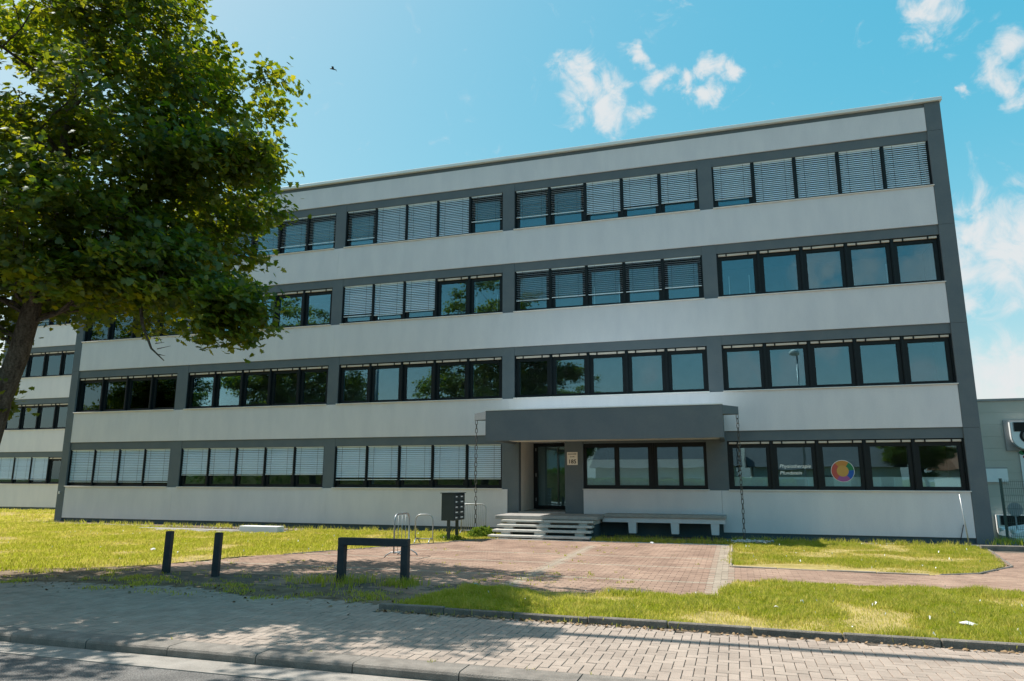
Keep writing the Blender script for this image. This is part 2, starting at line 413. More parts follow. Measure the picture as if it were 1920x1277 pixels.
# ------------------------------------------------------------------ ground and paving
# terrain: a sheet to the horizon, dipping into the yard behind the right-hand corner
def sm(a, b, t):
    t = np.clip((t-a)/(b-a), 0, 1); return t*t*(3-2*t)
gx = np.concatenate([np.linspace(-1500,-60,10), np.linspace(-50,10,13), np.linspace(11,40,30), np.linspace(50,1500,10)])
gy = np.concatenate([np.linspace(-1500,-60,10), np.linspace(-50,-4,12), np.linspace(-3,30,34), np.linspace(40,1500,10)])
XX, YY = np.meshgrid(gx, gy, indexing='ij')
ZZ = -0.24 - 0.80*sm(15.2,17.5,XX)*sm(0.6,5,YY)
nv = ZZ.size; ny = len(gy)
me = bpy.data.meshes.new('ground')
idx = np.arange(nv).reshape(len(gx), ny)
fc = np.stack([idx[:-1,:-1], idx[1:,:-1], idx[1:,1:], idx[:-1,1:]], -1).reshape(-1,4)
me.from_pydata(np.stack([XX,YY,ZZ],-1).reshape(-1,3).tolist(), [], fc.tolist())
struct(link('ground', me, MT['ground']))

XL, XR = -60.0, 60.0
struct(MB().box(XL, XR, -25.2, -17.87, -0.235, -0.105).build('road', MT['asphalt']))
struct(MB().box(XL, XR, -17.868, -17.47, -0.23, -0.096).build('gutter', MT['gutter']))
struct(MB().box(XL, XR, -28.2, -25.21, -0.235, 0.0).build('pavement_across_road', MT['gutter']))
# near kerb, stone by stone
kroot = struct(MB().box(XL, XR, -17.40, -17.18, -0.22, -0.06).build('kerb', MT['joint']))
prof = [(-17.45,-0.2),(-17.45,-0.035),(-17.440,-0.012),(-17.415,0.0),(-17.15,0.0),(-17.15,-0.2)]
kb = MB(); n = len(prof)
kb.add([(0.006,y,z) for y,z in prof]+[(1.144,y,z) for y,z in prof],
       [tuple(range(n)), tuple(range(2*n-1,n-1,-1))]+[((i+1)%n,i,n+i,n+(i+1)%n) for i in range(n)])
kme = kb.mesh('kerb_stone')
for i in range(-24, 26):
    o = link('kerb_stone', kme, MT['kerb'], kroot, (i*1.15+0.66+0.003*random.random(), random.uniform(-0.002,0.002), random.uniform(-0.003,0.002)))

def tone_attr(me, per_face_vals, name='rnd'):
    a = me.attributes.new(name, 'FLOAT', 'FACE')
    a.data.foreach_set('value', np.asarray(per_face_vals, np.float32))

# pavement of herringbone pavers
PW = 0.106
def pavement_edge(x):     # far edge of the grey paving
    if x > 3.0: return -14.72 - 0.018*(x-3)
    return -14.05 - 0.22*math.sin(x*0.9) - 0.12*math.sin(x*2.3+1) - 0.03*x*0
proot = struct(MB().box(XL, XR, -17.149, -13.7, -0.22, -0.016).build('pavement', MT['joint']))
def place_pavers(root, items, mat, name, keep=300, camxy=(7.9,-24.2)):
    """items: (x0,x1,y0,y1). the ones nearest the viewer become single objects, the rest one joined piece."""
    items = sorted(items, key=lambda q: (q[4]))
    cache = {}
    near = items[:keep]; far = items[keep:]
    for (x0,x1,y0,y1,_) in near:
        key = (round(x1-x0,3), round(y1-y0,3))
        if key not in cache:
            cache[key] = MB().paver(0, key[0], 0, key[1], -0.06, 0).mesh(name)
        o = link(name, cache[key], mat, root, (x0, y0, random.gauss(0,0.0012)))
        o.rotation_euler = (random.gauss(0,0.004), random.gauss(0,0.004), random.gauss(0,0.004))
    if far:
        mb = MB(); vals = []
        for (x0,x1,y0,y1,_) in far:
            z = random.gauss(0,0.0014)
            mb.paver(x0,x1,y0,y1,-0.06,z); vals += [random.random()]*9
        o = mb.build(name+'_field', mat, root); tone_attr(o.data, vals)
        o['kind'] = 'stuff'
items = []
J = 0.0036
def shown(x, y):       # rough pixel size: pieces inside the photograph's frame first, near before far
    dx, dy = x-7.894, y+24.235
    dep = -0.296*dx+0.955*dy; lat = 0.955*dx+0.296*dy
    if dep < 0.5: return 1e3
    u = 1347*lat/dep
    pen = 0 if abs(u) < 980 and dep > 7.0 else 100
    return dep+pen
for a in range(-125, 158):
    for b in range(-1, 31):
        r = (a-b) % 4
        if b < 0 and r != 3: continue
        if r == 0: x0,x1,y0,y1 = a*PW, a*PW+2*PW, b*PW, b*PW+PW
        elif r == 3: x0,x1,y0,y1 = a*PW, a*PW+PW, b*PW, b*PW+2*PW
        else: continue
        y0 = max(y0, 0.0); y0 -= 17.145; y1 -= 17.145
        cx = (x0+x1)/2
        if y1 > pavement_edge(cx)+0.05: continue
        if cx > 3.0 and y1 > -14.74-0.018*(cx-3): continue
        items.append((x0+J,x1-J,y0+J,y1-J, shown(cx,(y0+y1)/2)))
place_pavers(proot, items, MT['paver'], 'paver', 300)
struct(MB().box(16.85, XR, -17.149, -14.7, -0.021, 0.0).build('pavement_beyond', MT['gutter']))
struct(MB().box(XL, -13.25, -17.149, -13.9, -0.021, 0.0).build('pavement_beyond_left', MT['gutter']))

# red paving of the parking bays and path
RED = [(-3.9,-12.6),(-3.85,-11.2),(-3.2,-9.3),(-2.7,-8.75),(0.35,-3.45),(0.8,-2.98),(3.9,-2.98),(7.72,-2.98),(7.72,-8.05),(11.4,-8.25),(12.4,-7.7),(13.4,-6.2),(14.0,-3.0),(14.2,-2.35),(24,-2.6),(24,-10.2),(7.75,-10.42),(7.55,-12.35),(4.6,-12.5),(3.6,-12.3),(3.3,-13.0),(2.9,-13.3),(-2.0,-13.1)]
rroot = struct(MB().prism(RED, -0.22, -0.009).build('parking_bay', MT['joint']))
RL, RW = 0.24, 0.12
red, pale = [], []
ii = 0
for j in range(int((-2.9+13.4)/RW)+1):
    y0 = -13.4 + j*RW
    for i in range(int((24+4.2)/RL)+1):
        x0 = -4.2 + i*RL + (RL/2 if j % 2 else 0)
        cx, cy = x0+RL/2, y0+RW/2
        if not inpoly(np.array([cx]), np.array([cy]), RED)[0]: continue
        # the front of the bays has lost pavers to soil
        if cy < -11.6 and fbm(cx*1.3, cy*1.3) > 0.42+0.25*(cy+12.6): continue
        strip = (abs(cy+10.6) < 0.07 or abs(cy+8.45) < 0.07 or abs(cy+6.65) < 0.07) and cx < 7.4
        strip = strip or (abs(cx-4.0) < 0.14 and cy < -4.2) or (abs(cx-7.54) < 0.17 and cx < 7.72)
        (pale if strip else red).append((x0+0.003, x0+RL-0.003, y0+0.003, y0+RW-0.003, shown(cx,cy)))
place_pavers(rroot, red, MT['redpaver'], 'brick_paver', 260)
place_pavers(rroot, pale, MT['palepaver'], 'pale_paver', 40)
# concrete line in front of the steps
croot = struct(MB().box(0.55, 7.70, -2.975, -2.78, -0.2, 0.012).build('step_apron', MT['concrete']))

# soil sheets that carry the lawns
LAWN_L = [(-45,-13.75),(-6.6,-13.15),(-4.9,-12.1),(-4.1,-11.3),(-3.5,-9.4),(-2.75,-8.78),(0.3,-3.5),(0.75,-3.0),(0.5,-1.0),(-7,-1.0),(-7.0,-2.0),(-20.6,-1.4),(-20.6,8.0),(-45,8.0)]
LAWN_S = [(3.15,-14.62),(3.3,-13.35),(3.62,-12.32),(4.6,-12.52),(7.55,-12.38),(7.78,-10.45),(24,-10.22),(24,-15.0)]
LAWN_R = [(7.74,-1.3),(7.74,-8.02),(11.4,-8.2),(12.35,-7.6),(13.3,-6.1),(13.9,-3.0),(14.1,-2.2),(14.0,-1.3)]
DIRT = [(-13.2,-14.4),(-13.2,-13.3),(-6.5,-13.2),(-4.8,-12.1),(-3.92,-11.4),(-3.9,-12.6),(-2.0,-13.1),(2.9,-13.3),(3.3,-13.0),(3.2,-14.62),(2.0,-14.6)]
struct(MB().prism(LAWN_L, -0.22, -0.006).build('left_lawn', MT['soil']))
struct(MB().prism(LAWN_S, -0.22, 0.018).build('roadside_lawn', MT['soil']))
struct(MB().prism(LAWN_R, -0.22, -0.002).build('right_lawn', MT['soil']))
struct(MB().prism(DIRT, -0.2, -0.009).build('dirt_verge', MT['dirt']))
struct(MB().box(3.85, 7.72, -2.77, -0.75, -0.2, -0.012).build('planting_strip', MT['dirt']))
struct(MB().box(-21.5, 16.0, -1.29, 0.03, -0.22, -0.03).build('wall_drip_strip', MT['dirt']))
struct(MB().prism([(14.25,-2.3),(40,-2.6),(40,-12),(24.01,-12),(24.01,-2.62)], -0.23, -0.022).build('side_path', MT['redpaver']))
struct(MB().box(14.05, 40, -2.08, 1.2, -0.23, -0.02).build('side_drive', MT['asphalt']))

# dark edging stones along the roadside lawn, and smaller ones round the right lawn
def edging(name, label_pts, w, h, mat, step=1.0):
    root = None
    for (xa,ya),(xb,yb) in zip(label_pts[:-1], label_pts[1:]):
        L = math.hypot(xb-xa, yb-ya); n = max(1, round(L/step))
        an = math.atan2(yb-ya, xb-xa)
        for k in range(n):
            t = k/n; ln = L/n
            if root is None:
                root = struct(MB().box(xa, xa+0.05, ya, ya+0.02, -0.2, -0.05).build(name, mat))
            m = MB().box(0.004, ln-0.004, -w/2, w/2, -0.15, h, bev=0.012)
            o = m.build('edging_stone', mat, root, (xa+(xb-xa)*t, ya+(yb-ya)*t, random.uniform(-0.008,0.004)))
            o.rotation_euler = (random.uniform(-0.03,0.03), random.uniform(-0.006,0.006), an+random.uniform(-0.008,0.008))
    return root
edging('roadside_edging', [(2.95,-14.66),(7,-14.75),(16,-14.93)], 0.08, 0.075, MT['edging'])
edging('lawn_edging', [(7.73,-2.9),(7.73,-8.05),(11.4,-8.26)], 0.05, 0.03, MT['palepaver'])
edging('lawn_corner_edging', [(11.6,-8.15),(12.42,-7.66),(13.45,-6.15),(14.05,-3.0),(14.15,-2.25)], 0.05, 0.02, MT['edging'])
edging('drive_edging', [(14.0,-2.15),(24,-2.35)], 0.12, 0.12, MT['kerb'])
edging('bay_edging', [(-2.72,-8.80),(0.32,-3.48),(0.75,-3.02)], 0.06, 0.02, MT['edging'])

# ------------------------------------------------------------------ the office building
SILL0, ST, OH = 1.487, 3.2, 1.553      # first sill, storey, opening height
WM = 1.358                             # window module
LINT = 0.325
BAYS = [('A',-20.04,4),('B',-14.05,5),('C',-6.79,5),('D',0.467,5),('E',7.735,5)]
YW = 0.0

def bay_span(b): return b[1], b[1]+b[2]*WM
# shared window meshes
def frame_mesh(w, h):
    m = MB()
    y0, y1 = 0.17, 0.25
    m.box(0.045, 0.15, y0, y1, 0.0, h-0.095); m.box(w-0.15, w-0.045, y0, y1, 0.0, h-0.095)
    m.box(0.15, w-0.15, y0, y1, 0.0, 0.095); m.box(0.15, w-0.15, y0, y1, h-0.205, h-0.095)
    # sash bead
    m.box(0.15, 0.168, y0+0.02, y1, 0.095, h-0.205); m.box(w-0.168, w-0.15, y0+0.02, y1, 0.095, h-0.205)
    m.box(0.168, w-0.168, y0+0.02, y1, 0.095, 0.113); m.box(0.168, w-0.168, y0+0.02, y1, h-0.223, h-0.205)
    # guide posts at both sides, head box behind the lintel
    m.box(0.0, 0.0448, 0.085, 0.245, -0.0, h); m.box(w-0.0448, w, 0.085, 0.245, -0.0, h)
    m.box(0.045, w-0.045, 0.20, 0.25, h-0.0948, h)
    m.box(-0.0, 0.018, 0.07, 0.085, 0.0, h-0.02); m.box(w-0.018, w, 0.07, 0.085, 0.0, h-0.02)
    return m.mesh('window')
FR = frame_mesh(WM, OH)
PANE = MB().box(0.168, WM-0.168, 0.215, 0.222, 0.113, OH-0.223).mesh('pane')
RAIL = MB().box(0.06, WM-0.06, 0.085, 0.15, OH-0.10, OH-0.035, 0.006).mesh('blind_rail')
CLIP = MB().box(0, 0.045, 0.068, 0.084, OH-0.115, OH-0.02).mesh('clip')
RAIL.materials.append(MT['beige']); CLIP.materials.append(MT['clip']); FR.materials.append(MT['frame']); PANE.materials.append(MT['glass'])
BLINDS = {}
def blind_mesh(cov, tilt):
    key = (round(cov,2), tilt)
    if key in BLINDS: return BLINDS[key]
    m = MB()
    top = OH-0.045; bot = OH - cov*(OH-0.01)
    pitch_ = 0.071; n = int((top-bot-0.03)/pitch_)
    half = 0.038
    t = math.radians(tilt)          # outer edge drops by the tilt
    for k in range(n):
        zc = top-0.035-k*pitch_
        jt = t+random.gauss(0,0.02)
        c, s = math.cos(jt), math.sin(jt)
        pts = []
        for a, crown in ((-1,0.0),(-0.5,0.0045),(0,0.006),(0.5,0.0045),(1,0.0)):
            yy = a*half; zz = crown
            pts.append((0.125+yy*c-zz*s*-1*0, zc+yy*s+zz*c))
        sag = random.gauss(0,0.0012)
        V = [(0.062,p[0],p[1]+sag) for p in pts]+[(WM-0.062,p[0],p[1]+random.gauss(0,0.0012)) for p in pts]
        m.add(V, [(i,i+1,5+i+1,5+i) for i in range(4)])
    m.box(0.06, WM-0.06, 0.10, 0.15, bot, bot+0.022)       # bottom rail
    m.box(0.06, WM-0.06, 0.085, 0.165, OH-0.04, OH-0.005)  # head rail
    me = m.mesh('blind', smooth=False); me.materials.append(MT['slat'])
    cm_ = MB()
    cm_.box(0, 0.008, 0.082, 0.086, bot-0.015, OH-0.02)
    cme = cm_.mesh('blind_cord'); cme.materials.append(MT['cord'])
    BLINDS[key] = (me, cme); return BLINDS[key]
CLOSED, OPEN = 52, 12

# blind state: (share covered, tilt) ; None = raised
N_ = None
cl = lambda c: (c, CLOSED)
op = lambda c: (c, OPEN)
STATE = {
 ('A',3): [op(.80),op(.82),op(.80),op(.82)], ('B',3): [op(.80),op(.80),op(.82),op(.80),op(.80)],
 ('C',3): [op(.80),cl(1),cl(1),cl(1),op(.68)], ('D',3): [op(.70),op(.70),cl(.80),cl(.77),cl(.74)],
 ('E',3): [cl(.80),cl(1),cl(1),cl(1),cl(1)],
 ('A',2): [N_]*4, ('B',2): [N_]*5, ('C',2): [cl(.82),cl(.84),cl(.80),N_,N_], ('D',2): [op(.74),op(.72),op(.72),op(.72),op(.70)], ('E',2): [N_]*5,
 ('A',1): [N_]*4, ('B',1): [N_]*5, ('C',1): [N_]*5, ('D',1): [N_]*5, ('E',1): [N_]*5,
 ('A',0): [cl(.90),cl(.90),cl(.90),cl(.90)], ('B',0): [cl(.71),cl(.71),cl(.71),cl(.70),cl(.70)], ('C',0): [cl(.83),cl(.82),cl(.82),cl(.80),cl(.80)],
 ('E',0): [N_]*5,
}
def add_window(parent, x, z, state, y=0.0):
    o = link('window', FR, None, parent, (x, y, z))
    p = link('pane', PANE, None, o)
    p.rotation_euler = (random.gauss(0,0.0016), 0, random.gauss(0,0.0022))
    if state is None:
        link('blind_rail', RAIL, None, o); [link('clip', CLIP, None, o, (x_,0,0)) for x_ in (0.30, WM-0.345)]
    else:
        b, c = blind_mesh(*state)
        bl = link('blind', b, None, o); bl['kind'] = 'stuff'
        for x_ in (0.30, WM-0.31): link('blind_cord', c, None, o, (x_,0,0))
    return o

def facade(root, bays, xl, xr, ends, storeys, y, skip=(), state=STATE, plinth_skip=None):
    """bands, lintels, piers, sills and windows of one front wall. ends: corner pier inner edges"""
    top = SILL0+ST*(storeys-1)+OH+LINT
    joints = [xl]+[b[1]-0.23 for b in bays[1:]]+[xr]
    inner = [ends[0]]+[b[1]-0.28 for b in bays[1:]]+[ends[1]]
    piers = []
    for i, b in enumerate(bays):
        x0, x1 = bay_span(b)
        nx0 = bays[i+1][1] if i+1 < len(bays) else None
        for k in range(storeys):
            zs = SILL0+ST*k
            if (b[0],k) in skip: continue
            # lintel
            MB().box(x0, x1, y+0.045, y+0.30, zs+OH, zs+OH+LINT-0.001).build('lintel', MT['grey'], root)
            MB().box(x0-0.02, x1+0.02, y-0.055, y+0.17, zs-0.028, zs-0.001, 0.006).build('window_sill', MT['sill'], root)
            for w in range(b[2]):
                st = state.get((b[0],k))
                add_window(root, x0+w*WM, zs, st[w] if st else None, y)
        # pier to the right of this bay
        if nx0 is not None:
            for k in range(storeys):
                if (b[0],k) in skip or (bays[i+1][0],k) in skip: continue
                zs = SILL0+ST*k
                MB().box(x1+0.002, nx0-0.002, y+0.035, y+0.32, zs-0.03, zs+OH+LINT-0.001).build('pier', MT['grey'], root)
    # rendered spandrel panels, one per bay and storey, with narrow joints
    for i, b in enumerate(bays):
        a = ends[0]+0.002 if i == 0 else b[1]-0.246
        e = ends[1]-0.002 if i == len(bays)-1 else bays[i+1][1]-0.244
        for k in range(storeys+1):
            z1 = SILL0+ST*k-0.03
            z0 = 0.144 if k == 0 else SILL0+ST*(k-1)+OH+LINT
            if k == storeys: z1 = z0+0.82
            if k == 0 and (b[0],0) in skip: continue
            MB().box(a, e-0.006, y, y+0.32, z0, z1).build('wall_panel', MT['render'], root)
            if i: MB().box(a-0.004, a-0.0002, y+0.006, y+0.3, z0+0.001, z1-0.001).build('joint_seal', MT['render'], root)
        if (b[0],0) not in skip:
            MB().box(a, e, y+0.05, y+0.32, -0.2, 0.143).build('plinth', MT['plinth'], root)
    # dark band under the coping, coping
    zt = top+0.82
    MB().box(ends[0]+0.002, ends[1]-0.002, y+0.03, y+0.32, zt+0.001, zt+0.155).build('parapet_band', MT['grey'], root)
    nco = max(2, int((xr-xl)/3))
    for c in range(nco):
        a = xl-0.06+(xr-xl+0.12)*c/nco; e = xl-0.06+(xr-xl+0.12)*(c+1)/nco
        MB().box(a+0.002, e-0.002, y-0.10, y+0.55, zt+0.157, zt+0.275, 0.008).build('coping', MT['coping'], root)
    # corner piers in storey-high lengths
    for (p0,p1) in ((xl,ends[0]),(ends[1],xr)):
        cuts = [-0.2]+[SILL0+ST*k+OH+LINT-0.02 for k in range(storeys)]+[zt+0.155]
        for q in range(len(cuts)-1):
            MB().box(p0, p1, y-0.012, y+0.5, cuts[q]+(0.004 if q else 0), cuts[q+1]-0.004).build('corner_pier', MT['grey'], root)
    return zt

office = empty('office_building', (0,0,0), 'long four-storey office building with pale bands, dark window strips and entrance canopy', 'building')
ZT = facade(office, BAYS, -20.437, 14.98, (-20.045, 14.526), 4, 0.0, skip={('D',0)})
# body: floors, back and side walls, roof
core = MB()
for k in range(5):
    z = [-0.15, SILL0+OH+0.12, SILL0+ST+OH+0.12, SILL0+2*ST+OH+0.12, SILL0+3*ST+OH+0.5][k]
    core.box(-20.3, 14.85, 0.33 if k else 2.4, 11.6, z, z+0.2)
core.box(-20.3, 14.85, 2.6, 2.8, 0.06, 13.4)
core.build('interior', MT['interior'], office)
MB().box(-20.437, 14.98, 11.6, 11.9, -0.25, ZT+0.155).build('rear_wall', MT['render'], office)
MB().box(-20.42, -20.12, 0.501, 11.6, -0.25, ZT+0.155).build('side_wall', MT['render'], office)
MB().box(14.66, 14.96, 0.501, 11.6, -1.2, ZT+0.155).build('side_wall', MT['render'], office)
MB().box(-20.1, 14.64, 0.33, 11.58, ZT-0.1, ZT+0.0).build('roof', MT['plinth'], office)
# inside verticals seen through a few panes (white cords and strips)
for bx, k, offs in ((7.735,2,(0.36,1.02,4.25,5.24)), (-6.79,2,(5.66,6.5)), (0.467,2,(2.95,3.85))):
    for q in offs:
        MB().box(bx+q, bx+q+0.022, 0.30, 0.31, SILL0+ST*k+0.13, SILL0+ST*k+0.78).build('inner_strip', MT['white'], office)

# ground floor of the entrance bay
g = office
MB().box(0.002, 0.63, 0.035, 0.32, 0.0, SILL0+OH+LINT-0.001).build('pier', MT['grey'], g)
MB().box(2.30, 2.948, 0.035, 2.3, 0.5, SILL0+OH+LINT-0.001).build('pier', MT['grey'], g)
MB().box(7.072, 7.733, 0.035, 0.32, SILL0-0.03, SILL0+OH+LINT-0.001).build('pier', MT['grey'], g)
MB().box(0.632, 2.298, 0.045, 0.32, 3.16, SILL0+OH+LINT-0.001).build('lintel', MT['grey'], g)
MB().box(2.95, 7.07, 0.045, 0.32, 3.02, SILL0+OH+LINT-0.001).build('lintel', MT['grey'], g)
MB().box(0.45, 0.628, 0.322, 2.3, 0.5, 3.3).build('recess_wall', MT['whitewall'], g)
MB().box(0.63, 2.298, 0.322, 2.3, 3.15, 3.3).build('recess_ceiling', MT['whitewall'], g)
MB().box(2.95, 7.48, 0.0, 0.32, 0.5, SILL0-0.03).build('wall_panel', MT['render'], g)
MB().box(2.93, 7.12, -0.055, 0.17, SILL0-0.028, SILL0-0.001, 0.006).build('window_sill', MT['sill'], g)
# wide window beside the door
wf = MB()
y0, y1 = 0.14, 0.22
edges = [(3.05,4.02),(4.18,5.16),(5.46,6.15),(6.29,6.97)]
xs = [2.952]+[v for e in edges for v in e]+[7.068]
for a, b_ in zip(xs[0::2], xs[1::2]): wf.box(a, b_, y0, y1, SILL0+0.0, 3.018)
for a, b_ in edges:
    wf.box(a, b_, y0, y1, SILL0, SILL0+0.12); wf.box(a, b_, y0, y1, 2.88, 3.018)
wf.box(5.30, 5.325, y0-0.03, y0, SILL0, 3.015); wf.box(5.36, 5.385, y0-0.02, y0, SILL0, 3.015)
wo = wf.build('window', MT['frame'], g)
for a, b_ in edges:
    p = MB().box(a, b_, 0.185, 0.192, SILL0+0.12, 2.88).build('pane', MT['glass'], wo)
    MB().box(a+0.002, b_-0.002, 0.200, 0.204, SILL0+0.125, 2.47).build('frosted_film', MT['film'], wo)
# frosted strips and print on the windows of the practice
z0 = SILL0
for w in range(5):
    x = 7.735+w*WM
    MB().box(x+0.17, x+WM-0.17, 0.228, 0.231, z0+0.115, z0+0.40).build('frosted_film', MT['film'], g)
def put_text(body, size, x, z, y, mat, shear=0.0, align='LEFT', name='lettering', bold=0.0, parent=None):
    me = text_mesh(body, size, 0.0008, align, shear, bold)
    o = link(name, me, mat, parent or g, (x, y, z)); o.rotation_euler = (math.pi/2, 0, 0); return o
put_text('Physiotherapie S', 0.158, 9.30, 2.175, 0.208, MT['winlet'], 0.2)
put_text('Pfundstein', 0.158, 9.30, 1.965, 0.208, MT['winlet'], 0.2)
# round sticker: coloured ring and disc
def arc_poly(cx, cz, r0, r1, a0, a1, n=14):
    P = [(cx+r1*math.cos(a0+(a1-a0)*i/n), cz+r1*math.sin(a0+(a1-a0)*i/n)) for i in range(n+1)]
    P += [(cx+r0*math.cos(a1-(a1-a0)*i/n), cz+r0*math.sin(a1-(a1-a0)*i/n)) for i in range(n+1)]
    return P
SX, SZ, SR = 11.15, 2.07, 0.325
stk = MB().prism_xz([(SX+SR*1.04*math.cos(2*math.pi*i/40), SZ+SR*1.04*math.sin(2*math.pi*i/40)) for i in range(40)], 0.2085, 0.2105).build('sticker', MT['tagw'], g)
for c, a0, a1 in (('orange',55,130),('green',5,55),('blue',-50,5),('purple',-125,-50),('pred',130,235)):
    mb = MB(); P = arc_poly(SX, SZ, SR*0.52, SR, math.radians(a0), math.radians(a1)); n = 15
    for i in range(14):
        mb.add([(P[i][0],0.2065,P[i][1]),(P[i+1][0],0.2065,P[i+1][1]),(P[2*n-2-i][0],0.2065,P[2*n-2-i][1]),(P[2*n-1-i][0],0.2065,P[2*n-1-i][1])],[(0,1,2,3)])
    mb.build('sticker_ring', MT[c], stk)
MB().prism_xz([(SX+SR*0.53*math.cos(2*math.pi*i/30), SZ+SR*0.53*math.sin(2*math.pi*i/30)) for i in range(30)], 0.2045, 0.206).build('sticker_centre', MT['yellow'], stk)
# door
dm = MB()
dx0, dx1, dy, dz0, dz1 = 0.632, 2.10, 2.0, 0.72, 3.14
dm.box(dx0, dx0+0.10, dy, dy+0.08, dz0, dz1); dm.box(dx1-0.12, dx1, dy, dy+0.08, dz0, dz1)
dm.box(dx0+0.1, dx1-0.12, dy, dy+0.08, dz1-0.12, dz1); dm.box(dx0+0.1, dx1-0.12, dy, dy+0.08, dz0, dz0+0.12)
dm.box(dx0+0.10, dx0+0.17, dy-0.012, dy+0.06, dz0+0.12, dz1-0.12)
door = dm.build('door', MT['frame'], g)
MB().box(dx0+0.17, dx1-0.12, dy+0.03, dy+0.04, dz0+0.12, dz1-0.12).build('pane', MT['glass'], door)
MB().tube([(1.60,dy-0.07,0.86),(1.60,dy-0.07,3.0)], 0.018, 8).tube([(1.60,dy-0.07,1.1),(1.60,dy+0.03,1.1)],0.012,6).tube([(1.60,dy-0.07,2.8),(1.60,dy+0.03,2.8)],0.012,6).build('handle', MT['steel'], door, smooth=True)
for hz in (1.0,1.9,2.85): MB().box(dx0+0.085, dx0+0.115, dy-0.03, dy, hz, hz+0.12).build('hinge', MT['steel'], door)
MB().box(0.2, 3.4, 2.35, 2.5, 0.5, 3.3).build('lobby_wall', MT['interior'], g)
# number plate
np_ = MB().box(2.39, 2.76, 0.012, 0.032, 2.29, 2.73, 0.004).build('number_plate', MT['signplate'], g)
put_text('185', 0.19, 2.575, 2.345, 0.009, MT['ink'], align='CENTER', bold=0.004, parent=np_)
put_text('Straße', 0.062, 2.575, 2.555, 0.009, MT['ink'], align='CENTER', bold=0.0008, parent=np_)
lm = MB(); xx = 2.425      # upper line of the plate is worn beyond reading
while xx < 2.72:
    w_ = random.uniform(0.008,0.018); lm.box(xx, xx+w_, 0.009, 0.0115, 2.645+random.uniform(0,0.004), 2.68+random.uniform(-0.004,0.008)); xx += w_+0.007
lm.build('worn_lettering', MT['ink'], np_)
# small bright fitting on the left corner pier
MB().box(-20.33,-20.27,-0.05,-0.0125,1.15,1.25).box(-20.3,-20.25,-0.08,-0.0505,1.2,1.24).build('tap_fitting', MT['white'], g)

# canopy
cz0, cz1 = 3.0, 3.955
cx0, cx1, cyf = 0.40, 7.68, -2.9
MB().box(cx0, cx1, cyf, cyf+0.14, cz0, cz1).build('canopy_fascia', MT['grey'], g)
MB().box(cx0, cx0+0.14, cyf+0.141, -0.001, cz0+0.03, cz1-0.002).build('canopy_side', MT['grey'], g)
MB().box(cx1-0.14, cx1, cyf+0.141, -0.001, cz0+0.03, cz1-0.002).build('canopy_side', MT['grey'], g)
MB().box(cx0+0.141, cx1-0.141, cyf+0.141, -0.001, cz0+0.10, cz0+0.3).build('canopy_soffit', MT['whitewall'], g)
MB().box(cx0-0.02, cx1+0.02, cyf-0.02, -0.001, cz1+0.001, cz1+0.03).build('canopy_cap', MT['coping'], g)
def spout(sx, x_in, x_out):
    yi, yo = cyf+0.05, cyf+0.72
    V = [(x_in,yi,cz1-0.27),(x_in,yi,cz1-0.01),(x_out,yo,cz1-0.01),(x_out,yo,cz1-0.23),
         (x_in,yi+0.5,cz1-0.27),(x_in,yi+0.5,cz1-0.01),(x_out,yo+0.22,cz1-0.01),(x_out,yo+0.22,cz1-0.23)]
    MB().add(V, [(0,1,2,3),(7,6,5,4),(1,5,6,2),(0,3,7,4),(2,6,7,3),(0,4,5,1)]).build('rain_spout', MT['grey'], g)
spout(1, cx1-0.005, 8.13); spout(-1, cx0+0.005, -0.24)

# rain chains
def chain(x, y, ztop, zbot, label):
    m = MB(); z = ztop; i = 0
    while z > zbot:
        L = 0.16
        m.torus_link((x+0.006*math.sin(i*0.4), y+0.004*math.cos(i*0.7), z-L/2), L, 0.036, 0.011, (i % 2)*math.pi/2+0.5+random.uniform(-0.2,0.2))
        z -= L-0.022; i += 1
    o = m.build('rain_chain', MT['chain'], None, (0,0,0), smooth=True)
    tag(o, label, 'chain', 'rain chains hanging from the canopy spouts')
chain(8.085, -2.1, 3.74, 0.03, 'dark rain chain hanging down to the pebble heap beyond the bench end')
chain(-0.20, -2.1, 3.74, 0.05, 'dark rain chain hanging behind the barrier beside the steps')

# steps, landing and bench ledge
steps = empty('entrance_steps', (2.1,-2.3,0), 'pale concrete entrance steps with open risers and broad landing', 'steps')
def rel(o, root):
    o.location = Vector(o.location)-root.location; return o
TR = [(-2.90,0.115),(-2.60,0.262),(-2.30,0.395),(-2.00,0.525)]
for i, (y, z) in enumerate(TR):
    e = 0.05*i
    for (a, b_) in ((0.50+e, 2.045), (2.055, 3.70-e*0.4)):
        rel(MB().box(a, b_, y, y+0.40, z-0.062, z, 0.008).build('tread', MT['concrete'], steps), steps)
for (a, b_) in ((0.82,1.12),(1.90,2.26),(3.18,3.45)):
    for i, (y, z) in enumerate(TR):
        zl = (TR[i-1][1] if i else -0.02)+0.001
        if i == 0: rel(MB().box(a, b_, y+0.10, y+0.35, -0.1, z-0.063).build('tread_block', MT['concrete'], steps), steps)
        else: rel(MB().box(a, b_, y+0.05, y+0.35, zl, z-0.063).build('tread_block', MT['concrete'], steps), steps)
rel(MB().box(0.36, 3.76, -1.76, -0.02, 0.545, 0.655, 0.012).build('landing', MT['terrazzo'], steps), steps)
rel(MB().box(0.632, 2.29, -0.018, 2.3, 0.56, 0.70).build('recess_floor', MT['terrazzo'], steps), steps)
rel(MB().box(0.55, 3.62, -1.70, -0.3, 0.40, 0.544).build('landing_beam', MT['concrete'], steps), steps)
rel(MB().box(0.65, 3.55, -1.3, -0.1, -0.1, 0.399).build('landing_base', MT['plinth'], steps), steps)

